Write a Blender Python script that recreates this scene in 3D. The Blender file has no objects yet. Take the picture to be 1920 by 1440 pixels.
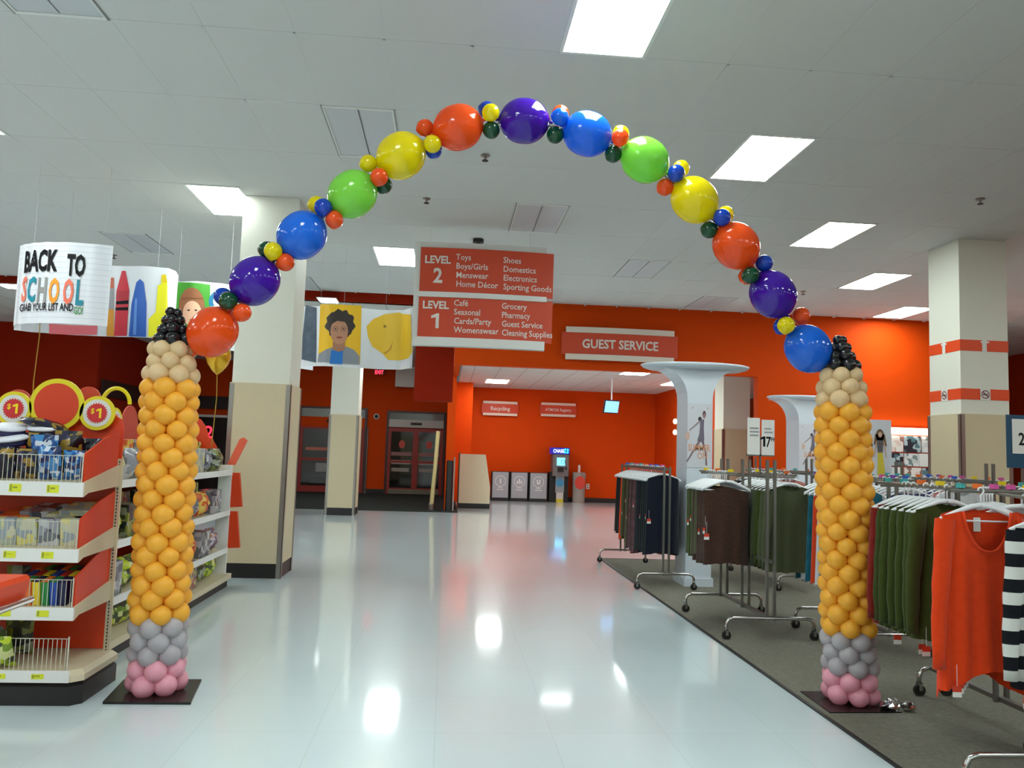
import bpy, math, random
from mathutils import Vector, Matrix
random.seed(7)
SC = bpy.context.scene
COL = SC.collection
PI = math.pi

# ------------------------------------------------------------------ camera
FPX, YAW, PITCH, ROLL = 1484.07, 0.0801776, 0.0867008, 0.0323766
CAMZ, CEIL = 1.46, 4.288
_f = Vector((math.sin(YAW)*math.cos(PITCH), math.cos(YAW)*math.cos(PITCH), math.sin(PITCH)))
_r0 = Vector((math.cos(YAW), -math.sin(YAW), 0)); _u0 = _r0.cross(_f)
_r = _r0*math.cos(ROLL) + _u0*math.sin(ROLL); _u = _u0*math.cos(ROLL) - _r0*math.sin(ROLL)
cam = bpy.data.cameras.new('camera'); cam.sensor_width = 36; cam.lens = FPX/1920*36
cam.clip_start = .05; cam.clip_end = 200
camo = bpy.data.objects.new('camera', cam); COL.objects.link(camo)
camo.matrix_world = Matrix(((_r.x, _u.x, -_f.x, 0), (_r.y, _u.y, -_f.y, 0), (_r.z, _u.z, -_f.z, CAMZ), (0, 0, 0, 1)))
SC.camera = camo

# ------------------------------------------------------------------ world and exposure
LAMP = 15.0
w = bpy.data.worlds.new('world'); SC.world = w; w.use_nodes = True
w.node_tree.nodes['Background'].inputs[0].default_value = (.9, .95, 1, 1)
w.node_tree.nodes['Background'].inputs[1].default_value = .05
SC.view_settings.view_transform = 'Standard'; SC.view_settings.look = 'None'
SC.view_settings.gamma = 1; SC.view_settings.use_curve_mapping = False
SC.view_settings.exposure = 0.94
SC.cycles.use_denoising = True
SC.cycles.max_bounces = 8; SC.cycles.diffuse_bounces = 5
SC.cycles.sample_clamp_indirect = 6

# points of the place, from where they stand in the photograph and a known depth or height
def ray(px, py): return _f + _r*((px-960)/FPX) - _u*((py-720)/FPX)
def AZ(px, py, z=0.):
    d = ray(px, py); t = (z-CAMZ)/d.z; return Vector((d.x*t, d.y*t, z))
def AY(px, py, y):
    d = ray(px, py); t = y/d.y; return Vector((d.x*t, y, d.z*t+CAMZ))

# ------------------------------------------------------------------ materials
def s2l(c): return tuple(((v/255)/12.92 if v/255 <= .04045 else ((v/255+.055)/1.055)**2.4) for v in c)
MATS = {}
def mat(name, rgb=None, rough=.5, metal=0, spec=.5, emit=None, es=1, coat=0, noise=0, nscale=20, bump=0, bscale=60, sss=0, trans=0, alpha=1, lin=None, sheen=0):
    if name in MATS: return MATS[name]
    m = bpy.data.materials.new(name); m.use_nodes = True; MATS[name] = m
    nt = m.node_tree; b = nt.nodes['Principled BSDF']
    c = lin if lin else s2l(rgb)
    b.inputs['Base Color'].default_value = (*c, 1)
    b.inputs['Roughness'].default_value = rough; b.inputs['Metallic'].default_value = metal
    b.inputs['Specular IOR Level'].default_value = spec
    b.inputs['Coat Weight'].default_value = coat; b.inputs['Coat Roughness'].default_value = .08
    if sheen: b.inputs['Sheen Weight'].default_value = sheen
    if alpha < 1: b.inputs['Alpha'].default_value = alpha
    if emit:
        b.inputs['Emission Color'].default_value = (*s2l(emit), 1); b.inputs['Emission Strength'].default_value = es
    if noise or bump:
        tc = nt.nodes.new('ShaderNodeTexCoord')
        n = nt.nodes.new('ShaderNodeTexNoise'); n.inputs['Scale'].default_value = nscale; n.inputs['Detail'].default_value = 4
        nt.links.new(tc.outputs['Object'], n.inputs['Vector'])
        if noise:
            mx = nt.nodes.new('ShaderNodeMix'); mx.data_type = 'RGBA'
            mx.inputs['A'].default_value = (*[max(0, v*(1-noise)) for v in c], 1)
            mx.inputs['B'].default_value = (*[min(1, v*(1+noise)) for v in c], 1)
            nt.links.new(n.outputs['Fac'], mx.inputs['Factor']); nt.links.new(mx.outputs['Result'], b.inputs['Base Color'])
        if bump:
            n2 = nt.nodes.new('ShaderNodeTexNoise'); n2.inputs['Scale'].default_value = bscale; n2.inputs['Detail'].default_value = 3
            nt.links.new(tc.outputs['Object'], n2.inputs['Vector'])
            bp = nt.nodes.new('ShaderNodeBump'); bp.inputs['Strength'].default_value = bump; bp.inputs['Distance'].default_value = .01
            nt.links.new(n2.outputs['Fac'], bp.inputs['Height']); nt.links.new(bp.outputs['Normal'], b.inputs['Normal'])
    if trans:
        t = nt.nodes.new('ShaderNodeBsdfTranslucent'); t.inputs['Color'].default_value = (*c, 1)
        ms = nt.nodes.new('ShaderNodeMixShader'); ms.inputs[0].default_value = trans
        out = nt.nodes['Material Output']
        nt.links.new(b.outputs[0], ms.inputs[1]); nt.links.new(t.outputs[0], ms.inputs[2]); nt.links.new(ms.outputs[0], out.inputs[0])
    return m
def grid_mat(name, rgb, line, w_, h_, mortar, rough=.5, coat=0, spec=.5, wav=0):
    m = mat(name, rgb, rough, coat=coat, spec=spec); nt = m.node_tree; b = nt.nodes['Principled BSDF']
    tc = nt.nodes.new('ShaderNodeTexCoord'); br = nt.nodes.new('ShaderNodeTexBrick')
    br.offset = 0; br.inputs['Color1'].default_value = (*s2l(rgb), 1); br.inputs['Color2'].default_value = (*[v*.97 for v in s2l(rgb)], 1)
    br.inputs['Mortar'].default_value = (*s2l(line), 1); br.inputs['Scale'].default_value = 1
    br.inputs['Brick Width'].default_value = w_; br.inputs['Row Height'].default_value = h_
    br.inputs['Mortar Size'].default_value = mortar; br.inputs['Mortar Smooth'].default_value = .3
    nt.links.new(tc.outputs['Object'], br.inputs['Vector']); nt.links.new(br.outputs['Color'], b.inputs['Base Color'])
    if wav:
        n2 = nt.nodes.new('ShaderNodeTexNoise'); n2.inputs['Scale'].default_value = 2.2; n2.inputs['Detail'].default_value = 1
        nt.links.new(tc.outputs['Object'], n2.inputs['Vector'])
        bp = nt.nodes.new('ShaderNodeBump'); bp.inputs['Strength'].default_value = wav; bp.inputs['Distance'].default_value = .01
        nt.links.new(n2.outputs['Fac'], bp.inputs['Height']); nt.links.new(bp.outputs['Normal'], b.inputs['Normal'])
        if coat: nt.links.new(bp.outputs['Normal'], b.inputs['Coat Normal'])
    return m
def print_mat(name, cols, scale=14, rough=.35, coat=.3):
    """glossy packaging print: irregular blocks of a few colours"""
    m = mat(name, cols[0], rough, coat=coat); nt = m.node_tree; b = nt.nodes['Principled BSDF']
    tc = nt.nodes.new('ShaderNodeTexCoord'); v = nt.nodes.new('ShaderNodeTexVoronoi'); v.inputs['Scale'].default_value = scale*1.5; v.distance = 'CHEBYCHEV'; v.inputs['Randomness'].default_value = .8
    oi = nt.nodes.new('ShaderNodeObjectInfo'); ad = nt.nodes.new('ShaderNodeVectorMath'); ad.operation = 'ADD'
    ml = nt.nodes.new('ShaderNodeMath'); ml.operation = 'MULTIPLY'; ml.inputs[1].default_value = 37
    nt.links.new(oi.outputs['Random'], ml.inputs[0]); nt.links.new(tc.outputs['Object'], ad.inputs[0]); nt.links.new(ml.outputs[0], ad.inputs[1])
    nt.links.new(ad.outputs[0], v.inputs['Vector'])
    sp = nt.nodes.new('ShaderNodeSeparateColor'); nt.links.new(v.outputs['Color'], sp.inputs[0])
    cr = nt.nodes.new('ShaderNodeValToRGB'); cr.color_ramp.interpolation = 'CONSTANT'
    for i, c in enumerate(cols):
        e = cr.color_ramp.elements[i] if i < 2 else cr.color_ramp.elements.new(i/len(cols))
        e.position = i/len(cols); e.color = (*s2l(c), 1)
    nt.links.new(sp.outputs[0], cr.inputs[0]); nt.links.new(cr.outputs[0], b.inputs['Base Color'])
    return m

ORANGE = mat('wall_orange', (206, 68, 2), .7, spec=.12, noise=.05, nscale=3)
DKRED = mat('wall_dark_red', (140, 30, 3), .7, spec=.12, noise=.05, nscale=3)
WHITE = mat('white_paint', (222, 224, 220), .5)
CEILM = mat('ceiling_tile_white', (206, 206, 204), .85, bump=.15, bscale=120)
CEILF = grid_mat('ceiling_tile_far', (206, 206, 202), (160, 160, 156), .6133, 1.14, .012, .85)
TBAR = mat('ceiling_grid_white', (204, 204, 202), .6)
FLOORM = grid_mat('floor_vinyl', (206, 223, 228), (194, 210, 212), .61, .61, .003, .30, coat=.9, spec=.5, wav=.02)
CARPET = mat('carpet_grey', (118, 117, 106), .95, noise=.35, nscale=40, bump=.6, bscale=300, spec=.1)
DARKMAT = mat('entrance_mat_dark', (48, 52, 50), .95, noise=.2, nscale=60, spec=.1)
BLACK = mat('black_rubber', (22, 22, 22), .5)
BLACKG = mat('black_gloss', (20, 18, 18), .25)
TAN = mat('pillar_tan', (203, 190, 158), .6, noise=.05, nscale=60)
CREAM = mat('pillar_cream', (222, 224, 212), .55)
STEEL = mat('steel_guard', (150, 146, 140), .35, metal=.8)
CHROME = mat('chrome', (190, 190, 188), .18, metal=1)
RACKM = mat('rack_grey_metal', (128, 128, 122), .35, metal=.75)
LENS = mat('lamp_lens', (255, 255, 255), .5, emit=(246, 255, 250), es=LAMP)
LENSF = mat('lamp_lens_far', (255, 255, 255), .5, emit=(246, 255, 250), es=LAMP)
LENSOFF = mat('lamp_lens_off', (196, 198, 202), .4, bump=.2, bscale=200)
REDP = mat('sign_red', (206, 66, 28), .45)
REDG = mat('fixture_red', (212, 60, 12), .4)
PLWHITE = mat('plastic_white', (232, 236, 240), .35, trans=.12)
SHELFW = mat('shelf_white', (226, 228, 226), .4)
SHELFC = mat('shelf_cream', (206, 196, 168), .5)
YELLOW = mat('print_yellow', (226, 210, 24), .45)
LIMEY = mat('print_lime', (214, 222, 40), .5)
BANNERM = mat('banner_white', (228, 232, 238), .4, trans=.15)
INK = mat('ink_black', (18, 18, 22), .6, spec=.2)
TXTW = mat('letter_white', (226, 218, 210), .5)
GLASSD = mat('door_glass_dark', (14, 14, 14), .06, spec=.8)

# ------------------------------------------------------------------ mesh helpers
class MB:
    def __init__(s): s.v = []; s.f = []
    def add(s, vs, fs):
        o = len(s.v); s.v += [tuple(p) for p in vs]; s.f += [tuple(i+o for i in f) for f in fs]; return s
    def box(s, x0, x1, y0, y1, z0, z1, M=None):
        vs = [Vector((x, y, z)) for z in (z0, z1) for y in (y0, y1) for x in (x0, x1)]
        if M: vs = [M @ v for v in vs]
        return s.add(vs, [(0, 2, 3, 1), (4, 5, 7, 6), (0, 1, 5, 4), (2, 6, 7, 3), (0, 4, 6, 2), (1, 3, 7, 5)])
    def bevbox(s, x0, x1, y0, y1, z0, z1, b):
        """box with chamfered vertical edges and top rim"""
        def ring(i, z): return [(x0+b+i, y0+i, z), (x1-b-i, y0+i, z), (x1-i, y0+b+i, z), (x1-i, y1-b-i, z), (x1-b-i, y1-i, z), (x0+b+i, y1-i, z), (x0+i, y1-b-i, z), (x0+i, y0+b+i, z)]
        vs = ring(0, z0)+ring(0, z1-b*.5)+ring(b*.5, z1); fs = [tuple(range(7, -1, -1)), tuple(range(16, 24))]
        for k in (0, 8):
            for i in range(8): fs.append((k+i, k+(i+1) % 8, k+8+(i+1) % 8, k+8+i))
        return s.add(vs, fs)
    def tube(s, pts, r, n=8, cap=True):
        pts = [Vector(p) for p in pts]; R = r if isinstance(r, (list, tuple)) else [r]*len(pts)
        vs = []; up = None
        for i, p in enumerate(pts):
            d = (pts[min(i+1, len(pts)-1)]-pts[max(i-1, 0)]).normalized()
            if up is None: up = d.orthogonal().normalized()
            up = (up - d*up.dot(d)); up = up.normalized() if up.length > 1e-6 else d.orthogonal().normalized()
            sd = d.cross(up)
            for k in range(n):
                a = 2*PI*k/n; vs.append(p + (up*math.cos(a)+sd*math.sin(a))*R[i])
        fs = [(i*n+k, i*n+(k+1) % n, (i+1)*n+(k+1) % n, (i+1)*n+k) for i in range(len(pts)-1) for k in range(n)]
        if cap: fs += [tuple(range(n-1, -1, -1)), tuple(range((len(pts)-1)*n, len(pts)*n))]
        return s.add(vs, fs)
    def lathe(s, prof, n=16, c=(0, 0, 0), sx=1, sy=1):
        vs = [(c[0]+r*math.cos(2*PI*k/n)*sx, c[1]+r*math.sin(2*PI*k/n)*sy, c[2]+z) for r, z in prof for k in range(n)]
        fs = [(i*n+k, i*n+(k+1) % n, (i+1)*n+(k+1) % n, (i+1)*n+k) for i in range(len(prof)-1) for k in range(n)]
        fs += [tuple(range(n-1, -1, -1)), tuple(range((len(prof)-1)*n, len(prof)*n))]
        return s.add(vs, fs)
    def prism(s, poly, fn, t0, t1):
        """poly: 2-D outline; fn(u, v, t) -> 3-D point; extruded from t0 to t1"""
        n = len(poly)
        vs = [fn(u, v, t0) for u, v in poly]+[fn(u, v, t1) for u, v in poly]
        fs = [tuple(range(n)), tuple(range(2*n-1, n-1, -1))]+[(i, i+n, (i+1) % n+n, (i+1) % n) for i in range(n)]
        return s.add(vs, fs)
    def strip(s, a, b):
        """surface between two point rows"""
        n = len(a); return s.add(list(a)+list(b), [(i, i+1, n+i+1, n+i) for i in range(n-1)])
    def mesh(s, name, m, smooth=False):
        me = bpy.data.meshes.new(name); me.from_pydata(s.v, [], s.f)
        if m: me.materials.append(m)
        if smooth: me.polygons.foreach_set('use_smooth', [True]*len(me.polygons))
        me.update(); return me
    def build(s, name, m, parent=None, loc=(0, 0, 0), smooth=False, **kw):
        o = bpy.data.objects.new(name, s.mesh(name, m, smooth)); COL.objects.link(o); o.location = loc
        if parent: o.parent = parent
        for k, v in kw.items(): o[k] = v
        return o
def fixn(o):
    import bmesh
    bm = bmesh.new(); bm.from_mesh(o.data); bmesh.ops.recalc_face_normals(bm, faces=bm.faces); bm.to_mesh(o.data); bm.free(); return o
def thing(name, label, cat, loc=(0, 0, 0), group=None, rz=0):
    o = bpy.data.objects.new(name, None); COL.objects.link(o); o.location = loc; o.rotation_euler = (0, 0, rz)
    o.empty_display_size = .1; o['label'] = label; o['category'] = cat
    if group: o['group'] = group
    return o
def tag(o, label, cat, group=None):
    o['label'] = label; o['category'] = cat
    if group: o['group'] = group
    return o
def inst(name, me, parent=None, loc=(0, 0, 0), rot=(0, 0, 0), scale=(1, 1, 1)):
    o = bpy.data.objects.new(name, me); COL.objects.link(o); o.location = loc; o.rotation_euler = rot; o.scale = scale
    if parent: o.parent = parent
    return o
def struct(name, mb, m, parent=None, **kw):
    o = mb.build(name, m, parent, **kw)
    if not parent: o['kind'] = 'structure'
    return o
ORD = ['first', 'second', 'third', 'fourth', 'fifth', 'sixth', 'seventh', 'eighth', 'ninth', 'tenth', 'eleventh', 'twelfth', 'thirteenth', 'fourteenth', 'fifteenth', 'sixteenth', 'seventeenth', 'eighteenth', 'nineteenth', 'twentieth', 'next to last', 'last']

def text_geo(body, size, bold=0, align='CENTER', xs=1.0):
    cu = bpy.data.curves.new('t', 'FONT'); cu.body = body; cu.size = size; cu.offset = bold*size; cu.align_x = align; cu.resolution_u = 2
    o = bpy.data.objects.new('t', cu); COL.objects.link(o)
    dg = bpy.context.evaluated_depsgraph_get(); dg.update()
    me = bpy.data.meshes.new_from_object(o.evaluated_get(dg), depsgraph=dg)
    vs = [(v.co.x*xs, v.co.y) for v in me.vertices]; fs = [tuple(p.vertices) for p in me.polygons]
    bpy.data.objects.remove(o); bpy.data.curves.remove(cu); bpy.data.meshes.remove(me)
    return vs, fs
def text(mb, body, size, fn, bold=0, align='CENTER', xs=1.0, width=None):
    """lettering laid on a surface: fn(u, v) -> 3-D point. width: scale to this width"""
    vs, fs = text_geo(body, size, bold, align, xs)
    if width:
        lo = min(u for u, v in vs); hi = max(u for u, v in vs); k = width/(hi-lo); vs = [(u*k, v) for u, v in vs]
    return mb.add([fn(u, v) for u, v in vs], fs)
def one(mb, size, fn):
    h = size*.72; w_ = size*.15
    p = [(-w_*.1, 0), (w_, 0), (w_, h), (w_*.1, h), (-w_*1.5, h*.84), (-w_*1.5, h*.66), (-w_*.1, h*.74)]
    return mb.add([fn(u, v) for u, v in p], [(0, 1, 2, 6), (2, 3, 4, 5, 6)])
def slabs(mb, poly, fn, step=.03):
    """2-D outline laid on a curved sheet in narrow upright slices"""
    xs = [u for u, v in poly]; lo, hi = min(xs), max(xs); n = max(1, int((hi-lo)/step))
    cuts = sorted(set([round(u, 5) for u in xs]+[round(lo+(hi-lo)*k/n, 5) for k in range(n+1)])); N = len(poly)
    for a, b in zip(cuts, cuts[1:]):
        if b-a < 2e-5: continue
        ed = []
        for i in range(N):
            (u0, v0), (u1, v1) = poly[i], poly[(i+1) % N]
            if u0 > u1: u0, v0, u1, v1 = u1, v1, u0, v0
            if u0 <= a+1e-5 and u1 >= b-1e-5 and u1-u0 > 1e-6:
                g = lambda u: v0+(v1-v0)*(u-u0)/(u1-u0)
                ed.append((g((a+b)/2), g(a), g(b)))
        ed.sort()
        for p, q in zip(ed[::2], ed[1::2]): mb.add([fn(a, p[1]), fn(b, p[2]), fn(b, q[2]), fn(a, q[1])], [(0, 1, 2, 3)])
    return mb
def disc_poly(cx, cy, rx, ry=None, n=24, a0=0, a1=2*PI):
    ry = ry or rx; full = abs(a1-a0-2*PI) < 1e-6
    return [(cx+rx*math.cos(a0+(a1-a0)*k/(n if full else n-1)), cy+ry*math.sin(a0+(a1-a0)*k/(n if full else n-1))) for k in range(n)]
def flat(mb, poly, fn):
    n = len(poly); return mb.add([fn(u, v) for u, v in poly], [tuple(range(n))])
def ring(mb, cx, cy, r0, r1, fn, n=28):
    vs = [fn(cx+r*math.cos(2*PI*k/n), cy+r*math.sin(2*PI*k/n)) for r in (r0, r1) for k in range(n)]
    return mb.add(vs, [(k, (k+1) % n, n+(k+1) % n, n+k) for k in range(n)])

# ================================================================== THE SETTING
struct('floor', MB().box(-15, 14, -8, 27.5, -.1, 0), FLOORM)
CX0, CY0 = 2.25, 11.27
struct('floor_carpet', MB().box(CX0, 14, -8, CY0, 0, .008), CARPET)
struct('trim_1', MB().box(CX0-.022, CX0, -8, CY0+.02, 0, .011).box(CX0, 14, CY0, CY0+.022, 0, .011), BLACK)
struct('floor_mat', MB().box(-6.5, .33, 19.02, 25.98, 0, .012), DARKMAT)
# main ceiling: a deck, the T-bars and the tiles laid in them
ceiling = struct('ceiling', MB().box(-14, 14, -8, 14.75, CEIL+.03, CEIL+.12), CEILM)
TW, TL = 1.84/3, 1.14
GX, GY = .712-.026, 4.222-.03          # corner of the lattice cell of the nearest lit fixture
def visible_tile(cx, cy):
    d = Vector((cx, cy, CEIL-CAMZ)); z = d.dot(_f)
    if z < .5: return False
    px = 960+FPX*d.dot(_r)/z; py = 720-FPX*d.dot(_u)/z
    return -260 < px < 2180 and -260 < py
fix_cells = {}
for i in range(-8, 9):
    for j in range(-6, 6):
        if (i-j) % 2: continue
        fix_cells[(3*i, 2*j)] = (i-j) % 4 == 0 and (i, j) != (0, 4)
tile_me = MB().box(.0082, TW-.0082, .0082, TL-.0082, CEIL+.0025, CEIL+.02).mesh('ceiling_tile', CEILM)
bars = MB(); nt_ = 0
pillar_cells = [(-2.42, -1.78, 9.03, 9.65), (6.23, 6.86, 9.15, 9.77)]
for ix in range(-22, 22):
    for iy in range(-11, 10):
        x, y = GX+ix*TW, GY+iy*TL
        if y+TL > 14.8 or (ix, iy) in fix_cells: continue
        if not visible_tile(x+TW/2, y+TL/2) or nt_ >= 298: continue
        nt_ += 1; inst('ceiling_tile', tile_me, ceiling, (x, y, 0))
for ix in range(-22, 23): bars.box(GX+ix*TW-.008, GX+ix*TW+.008, 3, 14.74, CEIL+.001, CEIL+.03)
for iy in range(-1, 11):
    y = GY+iy*TL
    if y < 14.7: bars.box(-13.9, 13.9, y-.008, y+.008, CEIL+.001, CEIL+.03)
bars.build('ceiling_grid', TBAR, ceiling, kind='stuff')
# lower ceilings beyond the header
VC = 4.13
struct('ceiling_entrance', MB().box(-14, .12, 14.6, 26.2, VC, VC+.1), CEILF)
struct('ceiling_guest_service', MB().box(.3, 10.4, 14.9, 24.9, 3.46, 3.56), CEILF)
struct('ceiling_far', MB().box(10.2, 14, 14.7, 27.2, CEIL, CEIL+.1), CEILF)
# header wall and far walls
struct('wall_header_left', MB().box(-14, .1, 14.55, 14.7, VC, CEIL+.03), DKRED)  # dimness of this strip is put into the darker paint
hd = MB().box(.1, 10.35, 14.75, 14.95, 3.078, CEIL+.03); hd.box(5.93, 10.35, 14.751, 14.949, 0, 3.0785)
struct('wall_header', hd, ORANGE)
struct('wall_entrance_back', MB().box(-8.2, .1, 26, 26.2, 0, VC), ORANGE)
struct('wall_left_back', MB().box(-14, -8.2, 19.2, 19.4, 0, VC).box(-8.4, -8.2, 19.4, 26.1, 0, VC), DKRED)  # darker paint stands in for the gloom where lamps are off
struct('wall_bulkhead', MB().box(-.69, .09, 16, 16.3, 2.45, VC), DKRED)
struct('wall_boxed_soffit', MB().box(-1.72, -1.06, 25.7, 26, 3.47, VC), WHITE)
struct('wall_alcove_left', MB().box(0, .2, 19.5, 25.4, 0, 3.5).box(.1, .24, 14.95, 19.5, 3.3, 4.1), ORANGE)
struct('wall_alcove_pier', MB().box(.2, .72, 23, 24.6, 0, 3.46), ORANGE)
struct('wall_alcove_back', MB().box(.2, 6.9, 24.6, 24.8, 0, 3.5), ORANGE)
struct('wall_alcove_right', MB().box(6.56, 6.76, 17.9, 24.6, 0, 3.46), ORANGE)
struct('wall_alcove_far_right', MB().box(10.2, 10.35, 14.95, 26.6, 0, CEIL), ORANGE)
struct('wall_far_right', MB().box(10.2, 14, 26.6, 26.8, 0, CEIL), ORANGE)
struct('wall_left', MB().box(-14.2, -14, -8, 27.4, 0, CEIL+.1), ORANGE)
struct('wall_right', MB().box(14, 14.2, -8, 27.4, 0, CEIL+.1), ORANGE)
struct('wall_back', MB().box(-14, 14, -8.2, -8, 0, CEIL+.1), WHITE)
struct('baseboard_back', MB().box(.72, 6.56, 24.57, 24.6, 0, .14).box(-1.98, -.02, 25.97, 26, .0, .16).box(-4.0, -1.98, 25.97, 26, 0, .16), BLACK)

# pillars
def pillar(i, x0, x1, y0, y1, ztop, split, label, bands=()):
    t = thing('pillar', label, 'pillar', ((x0+x1)/2, (y0+y1)/2, 0)); hx, hy = (x1-x0)/2, (y1-y0)/2
    MB().box(-hx, hx, -hy, hy, split, ztop).build('pillar_shaft', CREAM, t)
    MB().box(-hx-.02, hx+.02, -hy-.02, hy+.02, .16, split).build('tan_wrap', TAN, t)
    MB().box(-hx-.012, hx+.012, -hy-.012, hy+.012, .0, .16).build('base_trim', BLACK, t)
    gd = .055
    for sx in (-1, 1):
        for sy in (-1, 1):
            m = MB(); ex, ey = sx*(hx+.024), sy*(hy+.024)
            m.box(min(ex, ex-sx*gd), max(ex, ex-sx*gd), min(ey, ey-sy*.006), max(ey, ey-sy*.006), 0, split-.01)
            m.box(min(ex, ex-sx*.006), max(ex, ex-sx*.006), min(ey, ey-sy*gd), max(ey, ey-sy*gd), 0, split-.01)
            m.build('corner_guard', STEEL, t)
    for z0, z1, sign in bands:
        MB().box(-hx-.004, hx+.004, -hy-.004, hy+.004, z0, z1).build('orange_band', mat('band_orange', (226, 74, 22), .5), t)
        for face in (0, 1):
            def fn(u, v, face=face, o=.008): return (u, -hy-o, v) if face == 0 else (-hx-o, -u, v)
            gw = .065 if sign else .03
            q = flat(MB(), [(-gw, z0-.005), (gw, z0-.005), (gw, z1+.005), (-gw, z1+.005)], fn).build('sign_plate', WHITE, t)
            zc = (z0+z1)/2; f2 = lambda u, v: fn(u, v, face, .011)
            if sign:
                mm = MB(); ring(mm, 0, zc, .042, .053, f2)
                flat(mm, [(-.04, zc+.03), (-.03, zc+.04), (.04, zc-.03), (.03, zc-.04)], lambda u, v: fn(u, v, face, .012))
                mm.build('no_smoking_ring', mat('sign_ring_red', (120, 50, 46), .5), t)
                flat(MB(), [(-.035, zc-.008), (.03, zc-.008), (.03, zc+.006), (-.035, zc+.006)], f2).build('cigarette_symbol', INK, t)
            else:
                mm = MB(); flat(mm, [(-.05, z1-.035), (.06, z1-.035), (.06, z1-.012), (-.05, z1-.012)], f2)
                mm.build('arrow_bar', WHITE, t)
    return t
pillar(0, -2.41, -1.78, 9.04, 9.65, CEIL, 2.145, 'wide cream and tan pillar beside the dollar shelf gondola, nearest on the aisle', ())
pillar(1, -2.54, -1.94, 17.5, 18.1, VC, 2.17, 'cream and tan pillar standing before the dark entrance mat')
pillar(2, 6.24, 6.86, 9.16, 9.78, CEIL, 2.115, 'cream and tan pillar with two orange bands behind the clothes racks', [(2.29, 2.425, True), (2.89, 3.028, False)])
pillar(3, 6.17, 6.78, 17.3, 17.88, 3.46, 2.15, 'short tan pillar behind the white mushroom display column under the header')

# ================================================================== CEILING FIXTURES
fr = MB(); LW, LL = .562, 1.082
o_ = (TW-LW)/2; p_ = (TL-LL)/2
fr.box(0, TW, 0, p_, CEIL-.006, CEIL+.02).box(0, TW, TL-p_, TL, CEIL-.006, CEIL+.02).box(0, o_, p_, TL-p_, CEIL-.006, CEIL+.02).box(TW-o_, TW, p_, TL-p_, CEIL-.006, CEIL+.02)
frame_me = fr.mesh('lamp_frame', WHITE)
lens_me = MB().box(o_, TW-o_, p_, TL-p_, CEIL-.004, CEIL+.012).mesh('lens', LENS)
lensoff_me = MB().box(o_, TW/2-.006, p_, TL-p_, CEIL+.002, CEIL+.012).box(TW/2+.006, TW-o_, p_, TL-p_, CEIL+.002, CEIL+.012).mesh('lens', LENSOFF)
edge_me = MB().box(0, .010, 0, TL, CEIL-.010, CEIL+.01).mesh('edge_rail', mat('lamp_edge_grey', (150, 152, 150), .5))
named_lit = {(0, 0): 'lit fluorescent ceiling panel nearest the camera, cut by the top of the photo',
 (1, 1): 'large lit ceiling panel right of the lime and yellow arch balloons', (2, 2): 'lit ceiling panel beyond the orange balloon on the right of the arch',
 (3, 3): 'lit ceiling panel third in the row running to the far right wall', (4, 4): 'lit ceiling panel close to the orange wall beside the banded pillar',
 (-2, 2): 'lit ceiling panel touching the top of the wide aisle pillar', (-1, 3): 'lit ceiling panel left of the store directory sign',
 (-3, 1): 'lit ceiling panel whose corner shows at the left edge of the ceiling', (0, 4): 'lit ceiling panel hidden behind the store directory sign'}
named_off = {(0, 4): 'unlit ceiling panel hidden behind the store directory sign', (-2, 0): 'unlit ceiling panel with dark stains in its two halves, top left', (-1, 1): 'unlit ceiling panel behind the yellow balloon on the left of the arch',
 (0, 2): 'unlit ceiling panel above the store directory sign', (1, 3): 'unlit ceiling panel before the GUEST SERVICE header', (2, 4): 'unlit ceiling panel nearest the orange header wall'}
def dname(i, j): return 'in row %s and column %s of the ceiling grid' % (ORD[j+6], ORD[i+8] if i+8 < 16 else 'last')
for (ix, iy), lit in fix_cells.items():
    i, j = ix//3, iy//2
    x, y = GX+ix*TW, GY+iy*TL
    if y+TL > 14.6 or y < -7.5 or x < -13.5 or x > 13: continue
    if not lit and not visible_tile(x, y): continue
    lab = (named_lit if lit else named_off).get((i, j), ('lit' if lit else 'unlit')+' fluorescent ceiling panel '+dname(i, j))
    t = thing('ceiling_light', lab, 'ceiling light', (x, y, 0), 'fluorescent ceiling panels')
    inst('lamp_frame', frame_me, t); inst('lens', lens_me if lit else lensoff_me, t)
    if not lit: inst('edge_rail', edge_me, t); inst('edge_rail', edge_me, t, (TW-.01, 0, 0))
    if (i, j) == (-2, 0):
        for k in (0, 1):
            mb = MB(); x0 = .12+k*.28
            for a, b in ((0, .2), (.06, .22)): flat(mb, disc_poly(x0+a, .78+b*.3, .055, .03, 12), lambda u, v: (u, v, CEIL-.001))
            mb.build('stain', mat('stain_brown', (92, 90, 88), .8), t)
def far_light(x, y, z, lab, sx=.6, sy=1.1):
    t = thing('ceiling_light', lab, 'ceiling light', (x, y, z), 'fluorescent ceiling panels')
    MB().box(-sx/2-.03, sx/2+.03, -sy/2-.03, sy/2+.03, -.004, .01).build('lamp_frame', WHITE, t)
    MB().box(-sx/2, sx/2, -sy/2, sy/2, -.012, .004).build('lens', LENSF, t)
p = AZ(932, 715, 3.46); far_light(p.x, p.y, 3.46, 'lit ceiling panel above the recycling bins in the guest service alcove')
p = AZ(1195, 698, 3.46); far_light(p.x, p.y, 3.46, 'lit ceiling panel above the hanging monitor in the alcove')
p = AZ(1263, 719, 3.46); far_light(p.x+.1, p.y, 3.46, 'small lit ceiling panel beside the white mushroom column')
p = AZ(615, 563, VC); far_light(p.x, p.y, VC, 'lit ceiling panel above the banner with the boy in glasses', .3, .4)
p = AZ(22, 534, VC); far_light(p.x, p.y+.15, VC, 'lit ceiling panel at the left edge behind the school banner', .45, .35)
p = AZ(1915, 710, CEIL); far_light(p.x, p.y, CEIL, 'lit ceiling panel right of the banded pillar far back')
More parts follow.
